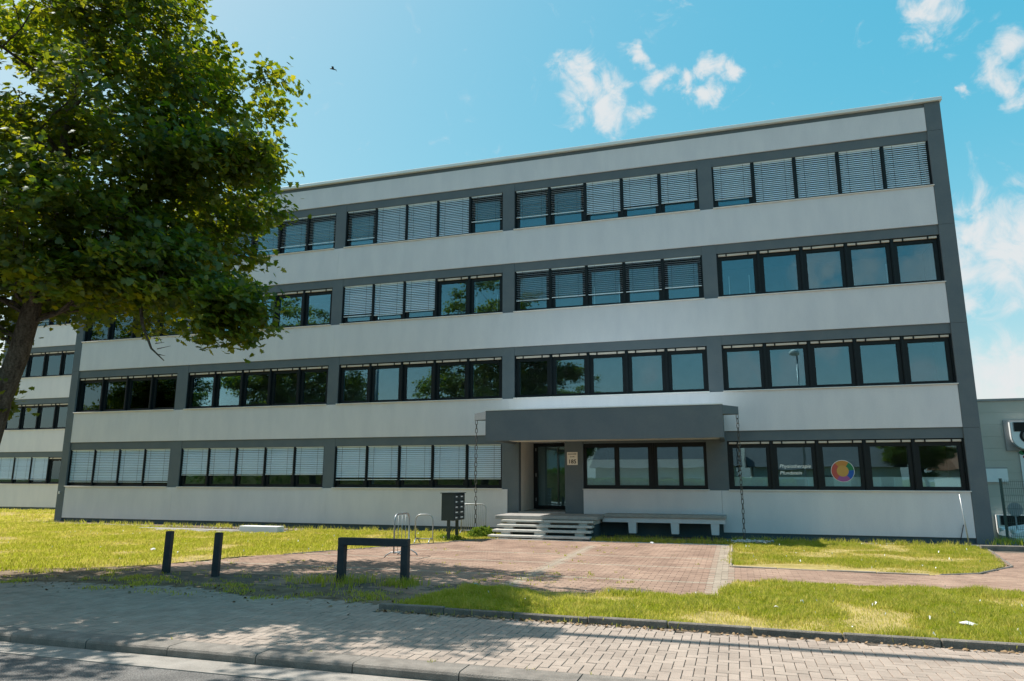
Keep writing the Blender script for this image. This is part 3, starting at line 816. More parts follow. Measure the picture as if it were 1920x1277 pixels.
bench = empty('concrete_bench', (5.6,-0.4,0), 'long pale concrete bench ledge with short legs beside the steps', 'bench')
rel(MB().box(3.765, 7.60, -0.72, -0.004, 0.595, 0.70, 0.01).build('seat', MT['terrazzo'], bench), bench)
rel(MB().box(3.70, 7.56, -0.66, -0.10, 0.44, 0.594).build('apron', MT['render'], bench), bench)
for lx in (4.55, 5.90, 7.13):
    rel(MB().prism_xz([(lx-0.02,0.439),(lx+0.24,0.439),(lx+0.22,0.10),(lx,0.10)], -0.64, -0.26).build('leg', MT['render'], bench), bench)
MB().box(2.95, 7.48, 0.03, 0.32, -0.2, 0.499).build('plinth', MT['plinth'], office)
# left wing, set back
wing = empty('office_wing', (0,0,0), 'four-storey set-back office wing behind the end of the long building', 'building')
WB = [('W',-34.95,5),('V',-27.68,5)]
WST = {('W',0): [cl(.84),cl(.84),cl(.86),N_,N_], ('W',3): [op(.8)]*5, ('V',0): [cl(.8)]*5}
facade(wing, WB, -35.60, -20.5, (-35.2, -20.9), 4, 8.0, state=WST)
MB().box(-35.5, -20.6, 12.0, 12.2, -0.2, 13.4).box(-35.5,-20.6,8.33,12,-0.1,0.05).box(-35.5,-20.6,8.33,12,3.2,3.35).box(-35.5,-20.6,8.33,12,6.4,6.55).box(-35.5,-20.6,8.33,12,9.6,9.75).box(-35.5,-20.6,8.33,12,13.0,13.2).build('interior', MT['interior'], wing)
MB().box(-35.58, -35.3, 8.51, 18, -0.2, 13.85).build('side_wall', MT['render'], wing)
MB().box(-30.7, -29.6, 8.26, 8.27, SILL0+0.1, SILL0+1.35).build('frosted_film', MT['white'], wing)

# ------------------------------------------------------------------ hall on the right
HY = 12.0
hall = empty('beige_hall', (26,HY,-1.0), 'beige panelled hall with ventilation units behind the green fence', 'building')
hp = MB().box(0, 2.396, 0, 0.2, 0, 0.516).mesh('wall_panel'); hp.materials.append(MT['hall'])
for j in range(12):
    for i in range(12):
        o = link('wall_panel', hp, None, hall, (-10+i*2.4-(1.2 if False else 0), random.uniform(-0.003,0.003), j*0.52))
MB().box(-10, 19, 0.203, 14, -0.2, 6.1).build('wall_core', MT['hallbase'], hall)
MB().box(-10.1, 19.1, -0.05, 14.1, 6.24, 6.34).build('roof_edge', MT['greydisc'], hall)
MB().box(-10.0, 19, -0.012, 0.0, -0.3, 0.3).build('base_strip', MT['hallbase'], hall)
def hall_part(mb, name, mat, parent=None):
    o = mb.build(name, mat, parent or hall)
    if parent is None: o.location = Vector(o.location)-hall.location
    return o
def u_unit(name, x, zc, w, ztop, label, group='ventilation units on the hall'):
    t = empty(name, (x, HY-0.35, zc), label, 'ventilation unit', group)
    R_ = w/2
    poly = [(-R_, ztop), (-R_, 0)]+[(-R_*math.cos(math.pi*i/14), -R_*math.sin(math.pi*i/14)) for i in range(1,14)]+[(R_,0),(R_,ztop)]
    MB().prism_xz(poly, 0.0, 0.30).build('housing', MT['white'], t)
    ring = MB()
    for i in range(24):
        a0, a1 = 2*math.pi*i/24, 2*math.pi*(i+1)/24
        r0, r1 = R_*0.36, R_*0.52
        ring.add([(r0*math.cos(a0),-0.035,r0*math.sin(a0)),(r1*math.cos(a0),-0.015,r1*math.sin(a0)),(r1*math.cos(a1),-0.015,r1*math.sin(a1)),(r0*math.cos(a1),-0.035,r0*math.sin(a1))],[(0,1,2,3)])
    ring.build('fan_ring', MT['black'], t)
    MB().prism_xz([(R_*0.34*math.cos(2*math.pi*i/20), R_*0.34*math.sin(2*math.pi*i/20)) for i in range(20)], -0.03, -0.004).build('fan_hub', MT['hallbase'], t)
    MB().box(-R_*0.86, R_, -0.02, -0.004, ztop-0.42, ztop-0.02).build('grille', MT['black'], t)
    for i in range(3): MB().box(-R_*0.86+0.55*i, -R_*0.86+0.55*i+0.02, -0.03, -0.021, ztop-0.42, ztop-0.02).build('grille_bar', MT['greydisc'], t)
    return t
hall_part(MB().box(19.36,21.5,HY-0.07,HY-0.015,3.05,4.38), 'unit_backing', MT['greydisc'])
u_unit('ventilation_unit', 20.12, 3.66, 1.16, 0.62, 'white round-bottomed ventilation unit high on the beige hall')
u_unit('ventilation_unit', 19.15, -0.30, 1.10, 0.62, 'white round-bottomed ventilation unit low on the hall behind the fence post')
ban = MB().box(19.83, 21.3, HY-0.06, HY-0.02, 1.4, 3.15).build('fruit_banner', MT['white'])
tag(ban, 'white banner printed with red berries and green leaves on the hall', 'banner')
for (bx, bz, br, mt) in ((19.93,2.96,0.10,'green'),(20.05,3.02,0.10,'green'),(20.02,2.78,0.075,'red'),(20.10,2.66,0.09,'red'),(20.05,2.53,0.08,'red'),(20.2,2.72,0.1,'red'),(20.2,3.0,0.09,'green'),(20.22,2.5,0.07,'red')):
    MB().prism_xz([(bx+br*1.2*math.cos(2*math.pi*i/14), bz+br*math.sin(2*math.pi*i/14)) for i in range(14)], HY-0.066, HY-0.0605).build('berry_print' if mt == 'red' else 'leaf_print', MT[mt], ban)
hall_part(MB().box(18.35,19.28,HY-0.08,HY-0.02,1.70,2.28), 'white_panel', MT['white'])
hall_part(MB().box(18.35,19.30,HY-0.06,HY-0.012,2.281,2.33), 'panel_rail', MT['greydisc'])
hall_part(MB().box(19.9,21.5,HY-0.05,HY-0.012,0.0,0.75), 'window', MT['frame'])

# green bar-mesh fence
fen = empty('mesh_fence', (15.62,1.0,-0.1), 'dark green bar-mesh fence at the corner of the office building', 'fence')
for i in range(4):
    MB().box(i*2.5-0.03, i*2.5+0.03, -0.03, 0.03, -0.5, 1.93).box(i*2.5-0.035,i*2.5+0.035,-0.035,0.035,1.931,1.95).build('post', MT['fence'], fen)
for p in range(3):
    vb = MB()
    for i in range(1, 49): vb.box(p*2.5+i*0.0515-0.0025, p*2.5+i*0.0515+0.0025, -0.0025, 0.0025, 0.02, 1.92)
    o = vb.build('bars', MT['fence'], fen); o['kind'] = 'stuff'
    for r in range(10):
        MB().box(p*2.5+0.031, p*2.5+2.469, -0.012, -0.003, 0.05+r*0.2, 0.058+r*0.2).build('rail', MT['fence'], fen)
# grey round sign seen from behind
rs = empty('round_sign', (17.30,5.4,-0.9), 'grey back of a round sign on a post behind the fence', 'sign')
MB().prism_xz([(0.24*math.cos(2*math.pi*i/32), 1.68+0.24*math.sin(2*math.pi*i/32)) for i in range(32)], -0.012, 0.012).build('disc', MT['greydisc'], rs)
MB().tube([(0,0.035,-0.2),(0,0.035,1.85)], 0.022, 8).build('post', MT['greydisc'], rs, smooth=True)
# parked white car behind the fence
car = empty('parked_car', (18.9,5.8,-0.62), 'white car parked behind the green fence', 'car')
prof = [(-1.75,0.25),(-1.86,0.45),(-1.80,0.66),(-1.55,0.76),(-0.75,0.90),(-0.10,1.38),(0.35,1.47),(1.25,1.43),(1.80,1.05),(2.0,0.98),(2.05,0.55),(1.98,0.25)]
cb = MB(); secs = []
for yy, sc in ((-0.86,0.0),(-0.80,0.5),(-0.5,1.0),(0.5,1.0),(0.80,0.5),(0.86,0.0)):
    secs.append([(x*(1-0.02*(1-sc)), yy, z-(0.05*(1-sc) if z > 0.6 else 0)) for x, z in prof])
V = [p for s_ in secs for p in s_]; n = len(prof); F = [tuple(range(n)), tuple(range(6*n-1,5*n-1,-1))]
for s_ in range(5):
    for i in range(n): F.append((s_*n+(i+1)%n, s_*n+i, (s_+1)*n+i, (s_+1)*n+(i+1)%n))
cb.add(V, F).build('body', MT['carpaint'], car)
MB().add([(-0.74,-0.66,0.925),(-0.74,0.66,0.925),(-0.14,0.58,1.372),(-0.14,-0.58,1.372)],[(0,1,2,3)]).build('windscreen', MT['carglass'], car)
for yy in (-0.868, 0.868):
    MB().add([(-0.55,yy,0.93),(0.0,yy*0.975,1.30),(0.62,yy*0.975,1.33),(0.62,yy,0.93)],[(0,1,2,3)]).add([(0.70,yy,0.93),(0.70,yy*0.975,1.33),(1.2,yy*0.975,1.28),(1.55,yy,0.98)],[(0,1,2,3)]).build('side_window', MT['carglass'], car)
    for xx in (-1.2, 1.3):
        wlo = MB().prism_xz([(xx+0.31*math.cos(2*math.pi*i/20), 0.31+0.31*math.sin(2*math.pi*i/20)) for i in range(20)], min(yy,yy*0.8), max(yy,yy*0.8)+0.01).build('wheel', MT['black'], car)
        MB().prism_xz([(xx+0.19*math.cos(2*math.pi*i/16), 0.31+0.19*math.sin(2*math.pi*i/16)) for i in range(16)], min(yy*1.02,yy*1.01)-0.004, max(yy*1.02,yy*1.01)+0.004).build('rim', MT['steel'], wlo)
for yy in (-0.58,0.58): MB().box(-1.84,-1.70,yy-0.16,yy+0.16,0.60,0.73,0.02).build('headlight', MT['lamp'], car)

# ------------------------------------------------------------------ forecourt things
def bollard(x, y, h, label, rz):
    t = empty('bollard', (x,y,0), label, 'bollard', 'dark steel bollards beside the lawn', rz)
    MB().box(-0.06,0.06,-0.06,0.06,-0.1,h-0.012,0.006).build('post', MT['bollard'], t)
    MB().box(-0.057,0.057,-0.057,0.057,h-0.0115,h,0.004).build('cap', MT['bollard'], t)
    t.rotation_euler = (random.uniform(-0.01,0.01), 0.02, rz)
bollard(-2.93,-12.38,0.79,'square dark bollard standing at the corner of the lawn',0.2)
bollard(-1.66,-12.5,0.80,'square dark bollard between the lawn corner and the hoop barrier',0.25)
hoop = empty('hoop_barrier', (1.64,-12.43,0), 'dark square-tube hoop barrier across the parking bay', 'barrier')
hoop.rotation_euler.z = 0.03
for sx in (-0.62,0.62): MB().box(sx-0.065,sx+0.065,-0.065,0.065,-0.1,0.638,0.006).build('post', MT['bollard'], hoop)
MB().box(-0.685,0.685,-0.065,0.065,0.64,0.77,0.006).build('crossbar', MT['bollard'], hoop)

# mailbox bank
mb_ = empty('mailbox_bank', (-0.40,-3.53,0), 'dark green mailbox bank on two posts beside the steps', 'mailbox')
MB().box(-0.22,0.20,-0.43,0.43,0.58,1.38,0.008).build('cabinet', MT['mail'], mb_)
MB().box(-0.25,0.235,-0.46,0.46,1.381,1.405).build('roof', MT['mail'], mb_)
for yy in (-0.34,0.34): MB().box(-0.05,0.03,yy-0.04,yy+0.04,-0.1,0.579).build('post', MT['mail'], mb_)
for c in range(2):
    for r in range(5):
        ya = -0.41+c*0.415; za = 0.60+r*0.154
        f = MB().box(0.203,0.215,ya,ya+0.40,za,za+0.146,0.003).build('letter_flap', MT['mail'], mb_)
        MB().box(0.216,0.219,ya+0.12,ya+0.36,za+0.105,za+0.128).build('slot', MT['black'], f)
        if random.random() < 0.85: MB().box(0.216,0.220,ya+0.05,ya+random.uniform(0.16,0.26),za+0.05,za+0.085).build('name_tag', MT['tagw'], f)

# crowd barriers
def crowd_barrier(loc, L, H, rz, label, tilt=0.0, nb=14):
    t = empty('crowd_barrier', loc, label, 'barrier', 'galvanised crowd barriers on the lawn', rz)
    t.rotation_euler = (tilt, 0, rz)
    r = 0.16; pts = [(-L/2,0,0.12)]
    pts += [(-L/2,0,H-r)]+[(-L/2+r-r*math.cos(a),0,H-r+r*math.sin(a)) for a in (0.4,0.8,1.2)]+[(-L/2+r,0,H),(L/2-r,0,H)]
    pts += [(L/2-r+r*math.sin(a),0,H-r+r*math.cos(a)) for a in (0.4,0.8,1.2)]+[(L/2,0,H-r),(L/2,0,0.12),(-L/2,0,0.12)]
    MB().tube(pts, 0.019, 8).build('frame', MT['steel'], t, smooth=True)
    for i in range(nb):
        x = -L/2+L*(i+1)/(nb+1)
        MB().tube([(x,0,0.13),(x,0,H-0.02)], 0.0075, 6).build('bar', MT['steel'], t, smooth=True)
    for sx in (-L/2+0.05, L/2-0.05):
        MB().tube([(sx,-0.27,0.0),(sx,-0.22,0.06),(sx,-0.1,0.125),(sx,0,0.135),(sx,0.1,0.125),(sx,0.22,0.06),(sx,0.27,0.0)], 0.016, 7).build('foot', MT['steel'], t, smooth=True)
    return t
crowd_barrier((0.22,-8.36,0.0), 0.80, 1.0, math.radians(90), 'galvanised hoop rack with thin bars behind the dark hoop barrier', nb=3)
crowd_barrier((-0.75,-4.9,0.0), 0.52, 0.80, math.radians(8), 'small plain galvanised hoop standing in the lawn left of the mailbox bank', nb=0)
crowd_barrier((-0.55,-1.35,0.0), 0.86, 0.98, math.radians(2), 'galvanised crowd barrier leaning at the wall beside the steps', tilt=-0.06, nb=12)

# white block and slabs by the wall
tag(MB().box(-8.75,-7.2,-2.75,-2.35,-0.02,0.19,0.008).build('white_kerb_block', MT['white']), 'long white block lying on the lawn by the wall', 'block')
sl = struct(MB().prism([(-14.2,-2.45),(-9.0,-3.3),(-7.0,-3.15),(-7.0,-2.02),(-12.5,-1.9)], -0.1, -0.002).build('wall_path', MT['joint']))
for i in range(9):
    t = i/9
    a = -13.6+i*0.73
    for j in range(2):
        y = -2.55-0.06*i if j == 0 else -2.02
        if j == 0 and i == 0: continue
        MB().box(a+0.006, a+0.72, y-0.46, y-0.006, -0.05, 0.008+random.uniform(-0.004,0.004), 0.006).build('slab', MT['terrazzo'], sl)
# rod by the corner
rod = MB().tube([(13.88,-1.72,-0.1),(13.78,-1.70,1.42)], 0.016, 8).build('metal_rod', MT['steel'], smooth=True)
tag(rod, 'thin pale metal rod stuck in the grass by the building corner', 'rod')
rod2 = MB().tube([(14.10,-0.06,0.08),(14.23,-0.04,0.52)], 0.012, 7).build('rod_brace', MT['bollard'], smooth=True)
tag(rod2, 'short dark rod leaning at the wall next to the pale rod', 'rod')
# litter
def scrap(name, x, y, s, mat, label, z=0.02):
    m = MB(); n = 7
    P = [(s*random.uniform(0.6,1)*math.cos(2*math.pi*i/n), s*0.6*random.uniform(0.6,1)*math.sin(2*math.pi*i/n), random.uniform(0.0,0.05)) for i in range(n)]
    m.add([(0,0,0.055)]+P, [(0,i+1,(i+1)%n+1) for i in range(n)])
    m.add([(0,0,0.04)]+[(a,b,c-0.008) for a,b,c in P], [(0,(i+1)%n+1,i+1) for i in range(n)])
    tag(m.build(name, mat, None, (x,y,z)), label, 'litter')
scrap('paper_litter', 10.55,-13.75,0.13,MT['litter'],'crumpled white paper in the roadside grass', 0.05)
scrap('paper_litter', 8.35,-13.3,0.06,MT['litter'],'small white scrap of paper in the roadside grass', 0.05)
scrap('plastic_litter', 3.58,-12.4,0.09,MT['bluelitter'],'light blue plastic scrap at the edge of the parking bay', 0.03)
scrap('paper_litter', -6.2,-9.3,0.09,MT['litter'],'white scrap of paper on the left lawn', 0.05)
scrap('paper_litter', 5.55,-3.2,0.07,MT['litter'],'white scrap of paper on the brick in front of the bench', 0.012)

# pebble heap under the right chain, gravel along the wall
def pebbles(name, pts, rmin, rmax, label, cat):
    base = [(1,0,0),(-1,0,0),(0,1,0),(0,-1,0),(0,0,1),(0,0,-1)]
    bf = [(0,2,4),(2,1,4),(1,3,4),(3,0,4),(2,0,5),(1,2,5),(3,1,5),(0,3,5)]
    m = MB(); vals = []
    for (x,y,z) in pts:
        r = random.uniform(rmin,rmax); a = random.random()*6.28
        V = []
        for (i,j,k) in base:
            s1, s2, s3 = r*random.uniform(0.8,1.2), r*random.uniform(0.7,1.1), r*random.uniform(0.5,0.8)
            px, py = i*s1, j*s2
            V.append((x+px*math.cos(a)-py*math.sin(a), y+px*math.sin(a)+py*math.cos(a), z+k*s3))
        m.add(V, bf); vals += [random.random()]*8
    o = m.build(name, MT['pebble']); tone_attr(o.data, vals)
    o['kind'] = 'stuff'; o['label'] = label; o['category'] = cat
pebbles('pebble_heap', [(8.2+random.gauss(0,0.28), -2.1+random.gauss(0,0.16), 0.03+0.05*random.random()) for _ in range(160)], 0.03, 0.07, 'heap of grey pebbles under the right rain chain', 'pebbles')
pebbles('wall_gravel', [(random.uniform(-20.4,-14), -1.35+random.gauss(0,0.18), 0.0) for _ in range(500)]+[(random.uniform(-14,0), -1.2+random.gauss(0,0.2), -0.01) for _ in range(260)]+[(random.uniform(7.7,14), -1.1+random.gauss(0,0.15), -0.01) for _ in range(200)], 0.02, 0.045, 'grey gravel strip along the foot of the wall', 'gravel')

# invented cable, lamp and poles out of view, added to cast a shadow across the paving
CY = -15.28
pl = empty('shadow_caster_pole', (-13.5,CY,0), 'unseen grey pole added to carry the left end of the shadow-casting cable', 'pole', 'added poles of the shadow-casting cable')  # made-up support for the cable that throws the shadow
MB().tube([(0,0,-0.2),(0,0,12.0)], [0.12,0.08], 12).build('shaft', MT['steel'], pl, smooth=True)
pr_ = empty('shadow_caster_pole', (19.0,CY,0), 'unseen grey pole added to carry the right end of the shadow-casting cable', 'pole', 'added poles of the shadow-casting cable')
MB().tube([(0,0,-0.2),(0,0,12.0)], [0.12,0.08], 12).build('shaft', MT['steel'], pr_, smooth=True)
cpts = [(x, CY, 11.65-0.45*(1-((x-2.75)/16.25)**2)) for x in np.linspace(-13.5,19,40)]
tag(MB().tube(cpts, 0.085, 8).build('shadow_caster_cable', MT['black'], smooth=True), 'unseen thick black cable added overhead to cast a line of shadow on the pavement', 'cable')
hl = empty('shadow_caster_lamp', (-1.9,CY,11.23), 'unseen long lamp added on the cable to cast a patch of shadow', 'lamp')  # unlit lamp above the frame, added for the shadow it drops
MB().box(-0.75,0.75,-0.32,0.32,-0.22,-0.07,0.03).build('housing', MT['greydisc'], hl)
MB().box(-0.65,0.65,-0.24,0.24,-0.26,-0.2205).build('diffuser', MT['lamp'], hl)
for xx in (-0.5,0.5): MB().box(xx-0.02,xx+0.02,-0.02,0.02,-0.0695,0.05).build('hanger', MT['steel'], hl)

# bird high over the roof
bird = empty('bird', (-22.8,23.2,36.0), 'small dark bird gliding high in the sky above the roof', 'bird')
bp_ = MB().tube([(-0.28,0,0.02),(-0.18,0,0.03),(0,0,0.03),(0.16,0,0.0),(0.34,0,-0.02)], [0.015,0.05,0.065,0.045,0.012], 8)
for s_ in (-1,1):
    bp_.add([(-0.08,0.02*s_,0.05),(0.10,0.02*s_,0.05),(0.14,0.32*s_,0.12),(0.20,0.66*s_,0.04),(0.04,0.34*s_,0.13),(-0.06,0.3*s_,0.135)],[(0,1,2,5),(5,2,4),(4,2,3)])
bp_.build('body', MT['ink'], bird)
bird.rotation_euler = (0.2,0.15,0.3)

# ------------------------------------------------------------------ vegetation
def tri_mesh(name, V, T, mat, tone=None, parent=None):
    me = bpy.data.meshes.new(name)
    V = np.ascontiguousarray(V, np.float32); T = np.ascontiguousarray(T, np.int32)
    me.vertices.add(len(V)); me.vertices.foreach_set('co', V.ravel())
    me.loops.add(T.size); me.loops.foreach_set('vertex_index', T.ravel())
    me.polygons.add(len(T)); me.polygons.foreach_set('loop_start', np.arange(0, T.size, 3, dtype=np.int32))
    me.polygons.foreach_set('loop_total', np.full(len(T), 3, np.int32))
    me.update(calc_edges=True); me.validate()
    if tone is not None:
        a = me.attributes.new('tone', 'FLOAT', 'POINT'); a.data.foreach_set('value', np.asarray(tone, np.float32))
    return link(name, me, mat, parent)
def blades(px, py, pz, h, w, tone, rng, lean=0.85):
    n = len(px)
    a = rng.random(n)*2*np.pi; b = rng.random(n)*2*np.pi
    sx, sy = np.cos(a)*w/2, np.sin(a)*w/2
    lx, ly = np.cos(b)*h*lean*rng.random(n), np.sin(b)*h*lean*rng.random(n)
    V = np.empty((n,5,3))
    V[:,0] = np.stack([px-sx,py-sy,pz-0.01],1); V[:,1] = np.stack([px+sx,py+sy,pz-0.01],1)
    V[:,2] = np.stack([px-sx*.8+lx*.35,py-sy*.8+ly*.35,pz+h*.6],1); V[:,3] = np.stack([px+sx*.8+lx*.35,py+sy*.8+ly*.35,pz+h*.6],1)
    V[:,4] = np.stack([px+lx,py+ly,pz+h],1)
    base = (np.arange(n)*5)[:,None]
    T = np.concatenate([base+np.array([0,1,3]), base+np.array([0,3,2]), base+np.array([2,3,4])],1).reshape(-1,3)
    return V.reshape(-1,3), T, np.repeat(tone,5)
def sample(poly, n, rng, box=None):
    xs = [p[0] for p in poly]; ys = [p[1] for p in poly]
    x0,x1,y0,y1 = box or (min(xs),max(xs),min(ys),max(ys))
    x = rng.uniform(x0,x1,n); y = rng.uniform(y0,y1,n)
    k = inpoly(x,y,poly); return x[k],y[k]
WALLPATH = [(-14.3,-2.45),(-9.0,-3.4),(-6.9,-3.25),(-6.9,-1.9),(-12.5,-1.8)]
def lawn(name, poly, n, hmin, hmax, w, z, label, box=None, bare=0.60, dry=0.0, seed=1, edge=None, jit=0.05):
    rng = np.random.default_rng(seed)
    x, y = sample(poly, n, rng, box)
    out_ = ~inpoly(x, y, WALLPATH) & ~((y < -7.35+0.25*np.sin(x*3)) & (x > 7.7) & (x < 10.6) & (y > -8.3))
    x, y = x[out_], y[out_]
    f = fbm(x*0.9+seed*3.1, y*0.9+1.7); f2 = fbm(x*2.6+5, y*2.6+seed)
    keep = rng.random(len(x)) < np.clip((bare-f)*6+0.35, 0.10, 1)
    x, y, f, f2 = x[keep], y[keep], f[keep], f2[keep]
    x = x+rng.normal(0,jit,len(x)); y = y+rng.normal(0,jit,len(x))
    h = (hmin+(hmax-hmin)*np.clip(f2*1.5-0.25,0,1))*rng.uniform(0.55,1.2,len(x))
    h *= np.where(f > bare-0.06, 0.55, 1.0)
    f3 = vnoise(x*7.3+2, y*7.3+seed); h *= 0.65+0.7*f3
    tone = np.clip(rng.beta(0.9,2.6,len(x))*1.0+np.clip((f-0.44)*1.7,0,0.6)+(f3-0.5)*0.38+dry, 0, 1)
    V, T, tn = blades(x, y, np.full(len(x), z), h, w*rng.uniform(0.7,1.3,len(x)), tone, rng)
    o = tri_mesh(name, V, T, MT['grass'], tn)
    o['kind'] = 'stuff'; o['label'] = label; o['category'] = 'grass'
lawn('roadside_grass', LAWN_S, 360000, 0.04, 0.12, 0.009, 0.018, 'long sunlit grass of the strip behind the dark edging stones', box=(3,16,-14.95,-10.1), bare=0.585, dry=0.03, seed=3)
lawn('right_lawn_grass', LAWN_R, 130000, 0.04, 0.09, 0.010, -0.002, 'short sunlit grass of the lawn in front of the practice windows', seed=5, bare=0.66)
lawn('left_lawn_grass', LAWN_L, 360000, 0.04, 0.10, 0.012, -0.006, 'sunlit grass of the broad lawn left of the parking bay', box=(-22,0.9,-13.6,-1.2), seed=8, bare=0.68, dry=-0.02)
lawn('wing_lawn_grass', LAWN_L, 90000, 0.06, 0.13, 0.018, -0.006, 'sunlit grass in front of the set-back wing', box=(-42,-17,-9,7.6), seed=9, bare=0.66)

# weeds: tufts in joints and verge
def tufts(name, pts, label, hmin, hmax, per, spread, w, mat='grass', seed=21):
    rng = np.random.default_rng(seed)
    X, Y = [], []
    for (x, y) in pts:
        k = max(2, int(per*rng.uniform(0.4,1.6)))
        s = spread*rng.uniform(0.4,1.4)
        X.append(rng.normal(x,s,k)); Y.append(rng.normal(y,s*0.8,k))
    X = np.concatenate(X); Y = np.concatenate(Y)
    h = rng.uniform(hmin,hmax,len(X))
    V, T, tn = blades(X, Y, np.full(len(X),-0.012), h, w*rng.uniform(0.7,1.4,len(X)), rng.beta(1.5,3,len(X)), rng, 0.8)
    o = tri_mesh(name, V, T, MT[mat], tn); o['kind'] = 'stuff'; o['label'] = label; o['category'] = 'weeds'
rg = np.random.default_rng(5)
dx_, dy_ = sample(DIRT, 2600, rg, box=(-9,3.3,-14.7,-11.5))
kk = (fbm(dx_*1.7, dy_*2.0) > 0.585)
tufts('verge_weeds', list(zip(dx_[kk], dy_[kk])), 'patchy weeds and grass on the dirt verge around the bollards', 0.02, 0.07, 11, 0.08, 0.012)
bx_, by_ = sample(RED, 1500, rg, box=(-4,8,-13.2,-3))
k2 = (fbm(bx_*1.2+3, by_*1.2) > 0.52) & ((by_ < -10.2) | (rg.random(len(bx_)) < 0.22))
tufts('joint_weeds', list(zip(bx_[k2], by_[k2])), 'small weeds growing in the joints of the brick parking bay', 0.02, 0.07, 9, 0.04, 0.010, seed=22)
tufts('bench_weeds', [(rg.uniform(3.8,7.7), -2.72+rg.normal(0,0.10)) for _ in range(170)]+[(rg.uniform(3.8,7.7), rg.uniform(-2.6,-1.2)) for _ in range(60)], 'row of grass weeds along the strip in front of the bench', 0.05, 0.17, 14, 0.06, 0.011, seed=23)
tufts('edging_weeds', [(rg.uniform(3.0,13), -14.76+rg.normal(0,0.03)) for _ in range(60)]+[(rg.uniform(-4,9), -17.16+rg.normal(0,0.012)) for _ in range(8)], 'dry weed tufts along the edging and kerb joints', 0.015, 0.05, 9, 0.03, 0.009, seed=24)
tufts('wall_weeds', [(rg.uniform(-20,-0.9), -1.1+rg.normal(0,0.15)) for _ in range(160)]+[(rg.uniform(7.8,14), -1.35+rg.normal(0,0.12)) for _ in range(120)]+[(1.0+rg.normal(0,0.4),-12.6+rg.normal(0,0.25)) for _ in range(40)]+[(2.25+rg.normal(0,0.2),-12.55+rg.normal(0,0.15)) for _ in range(30)], 'taller grass tufts along the wall and round the hoop barrier', 0.08, 0.2, 12, 0.07, 0.012, seed=25)
tufts('drive_weeds', [(rg.uniform(14.8,24), 0.2+rg.normal(0,0.35)) for _ in range(260)], 'grass growing under the mesh fence', 0.08, 0.22, 14, 0.1, 0.014, seed=26)

# daisies and brown leaf litter
def specks(name, pts, r, mat, label, cat, seed, lift):
    rng = np.random.default_rng(seed); m = MB()
    for (x, y, z) in pts:
        q = r*rng.uniform(0.6,1.3); a = rng.random()*6.28; tz = rng.normal(0,0.35,2)
        V = [(x+q*math.cos(a+k*1.257), y+q*math.sin(a+k*1.257), z+lift*rng.uniform(0.5,1.2)+q*(tz[0]*math.cos(k*1.257)+tz[1]*math.sin(k*1.257))) for k in range(5)]
        m.add(V, [(0,1,2,3,4)])
    o = m.build(name, mat); o['kind'] = 'stuff'; o['label'] = label; o['category'] = cat
MT['dryleaf'] = material('dry_leaves', (0.16,0.10,0.055), (0.30,0.21,0.12), 9.0, 0.9)
dz1x, dz1y = sample(LAWN_S, 60, rg, box=(3,14,-14.6,-10.4)); dz2x, dz2y = sample(LAWN_L, 80, rg, box=(-14,0,-12.5,-2))
dz3x, dz3y = sample(LAWN_R, 40, rg)
specks('lawn_daisies', [(x,y,0.02) for x,y in zip(np.concatenate([dz1x,dz2x,dz3x]), np.concatenate([dz1y,dz2y,dz3y]))], 0.012, MT['tagw'], 'scattered white daisies in the lawns', 'flowers', 61, 0.09)
lx = np.concatenate([rg.uniform(3,13,420), rg.uniform(-6,3.2,420)]); ly = np.where(lx > 3, -14.80-0.018*(lx-3)-np.abs(rg.normal(0,0.06,840)), -14.0+rg.normal(0,0.45,840))
specks('leaf_litter', [(x,y,0.004) for x,y in zip(lx,ly)], 0.022, MT['dryleaf'], 'brown leaf litter along the edging stones and verge', 'litter', 62, 0.01)
# leaf shape
def maple_leaf():
    P = [(0,-0.42),(0.16,-0.36),(0.42,-0.40),(0.30,-0.12),(0.56,0.10),(0.28,0.12),(0.26,0.34),(0.0,0.60),(-0.26,0.34),(-0.28,0.12),(-0.56,0.10),(-0.30,-0.12),(-0.42,-0.40),(-0.16,-0.36)]
    V = [(0,0.0,0.05)]+[(x,y,-0.10*abs(x)-0.05*y*y) for x,y in P]
    n = len(P)
    T = [(0,1+i,1+(i+1)%n) for i in range(n)]
    return np.array(V), np.array(T)
LV, LT = maple_leaf()
def leaf_cloud(pos, nrm, size, rng):
    n = len(pos)
    nrm = nrm/np.linalg.norm(nrm,axis=1,keepdims=True)
    ref = rng.normal(0,1,(n,3)); ref[:,2] -= 1.0      # tips hang down a little
    t = ref-nrm*np.sum(ref*nrm,1,keepdims=True); t /= np.linalg.norm(t,axis=1,keepdims=True)+1e-9
    b = np.cross(t, nrm)
    L = LV[None]*size[:,None,None]
    V = pos[:,None]+L[:,:,0:1]*b[:,None]+L[:,:,1:2]*t[:,None]+L[:,:,2:3]*nrm[:,None]
    T = (LT[None]+(np.arange(n)*len(LV))[:,None,None]).reshape(-1,3)
    return V.reshape(-1,3), T

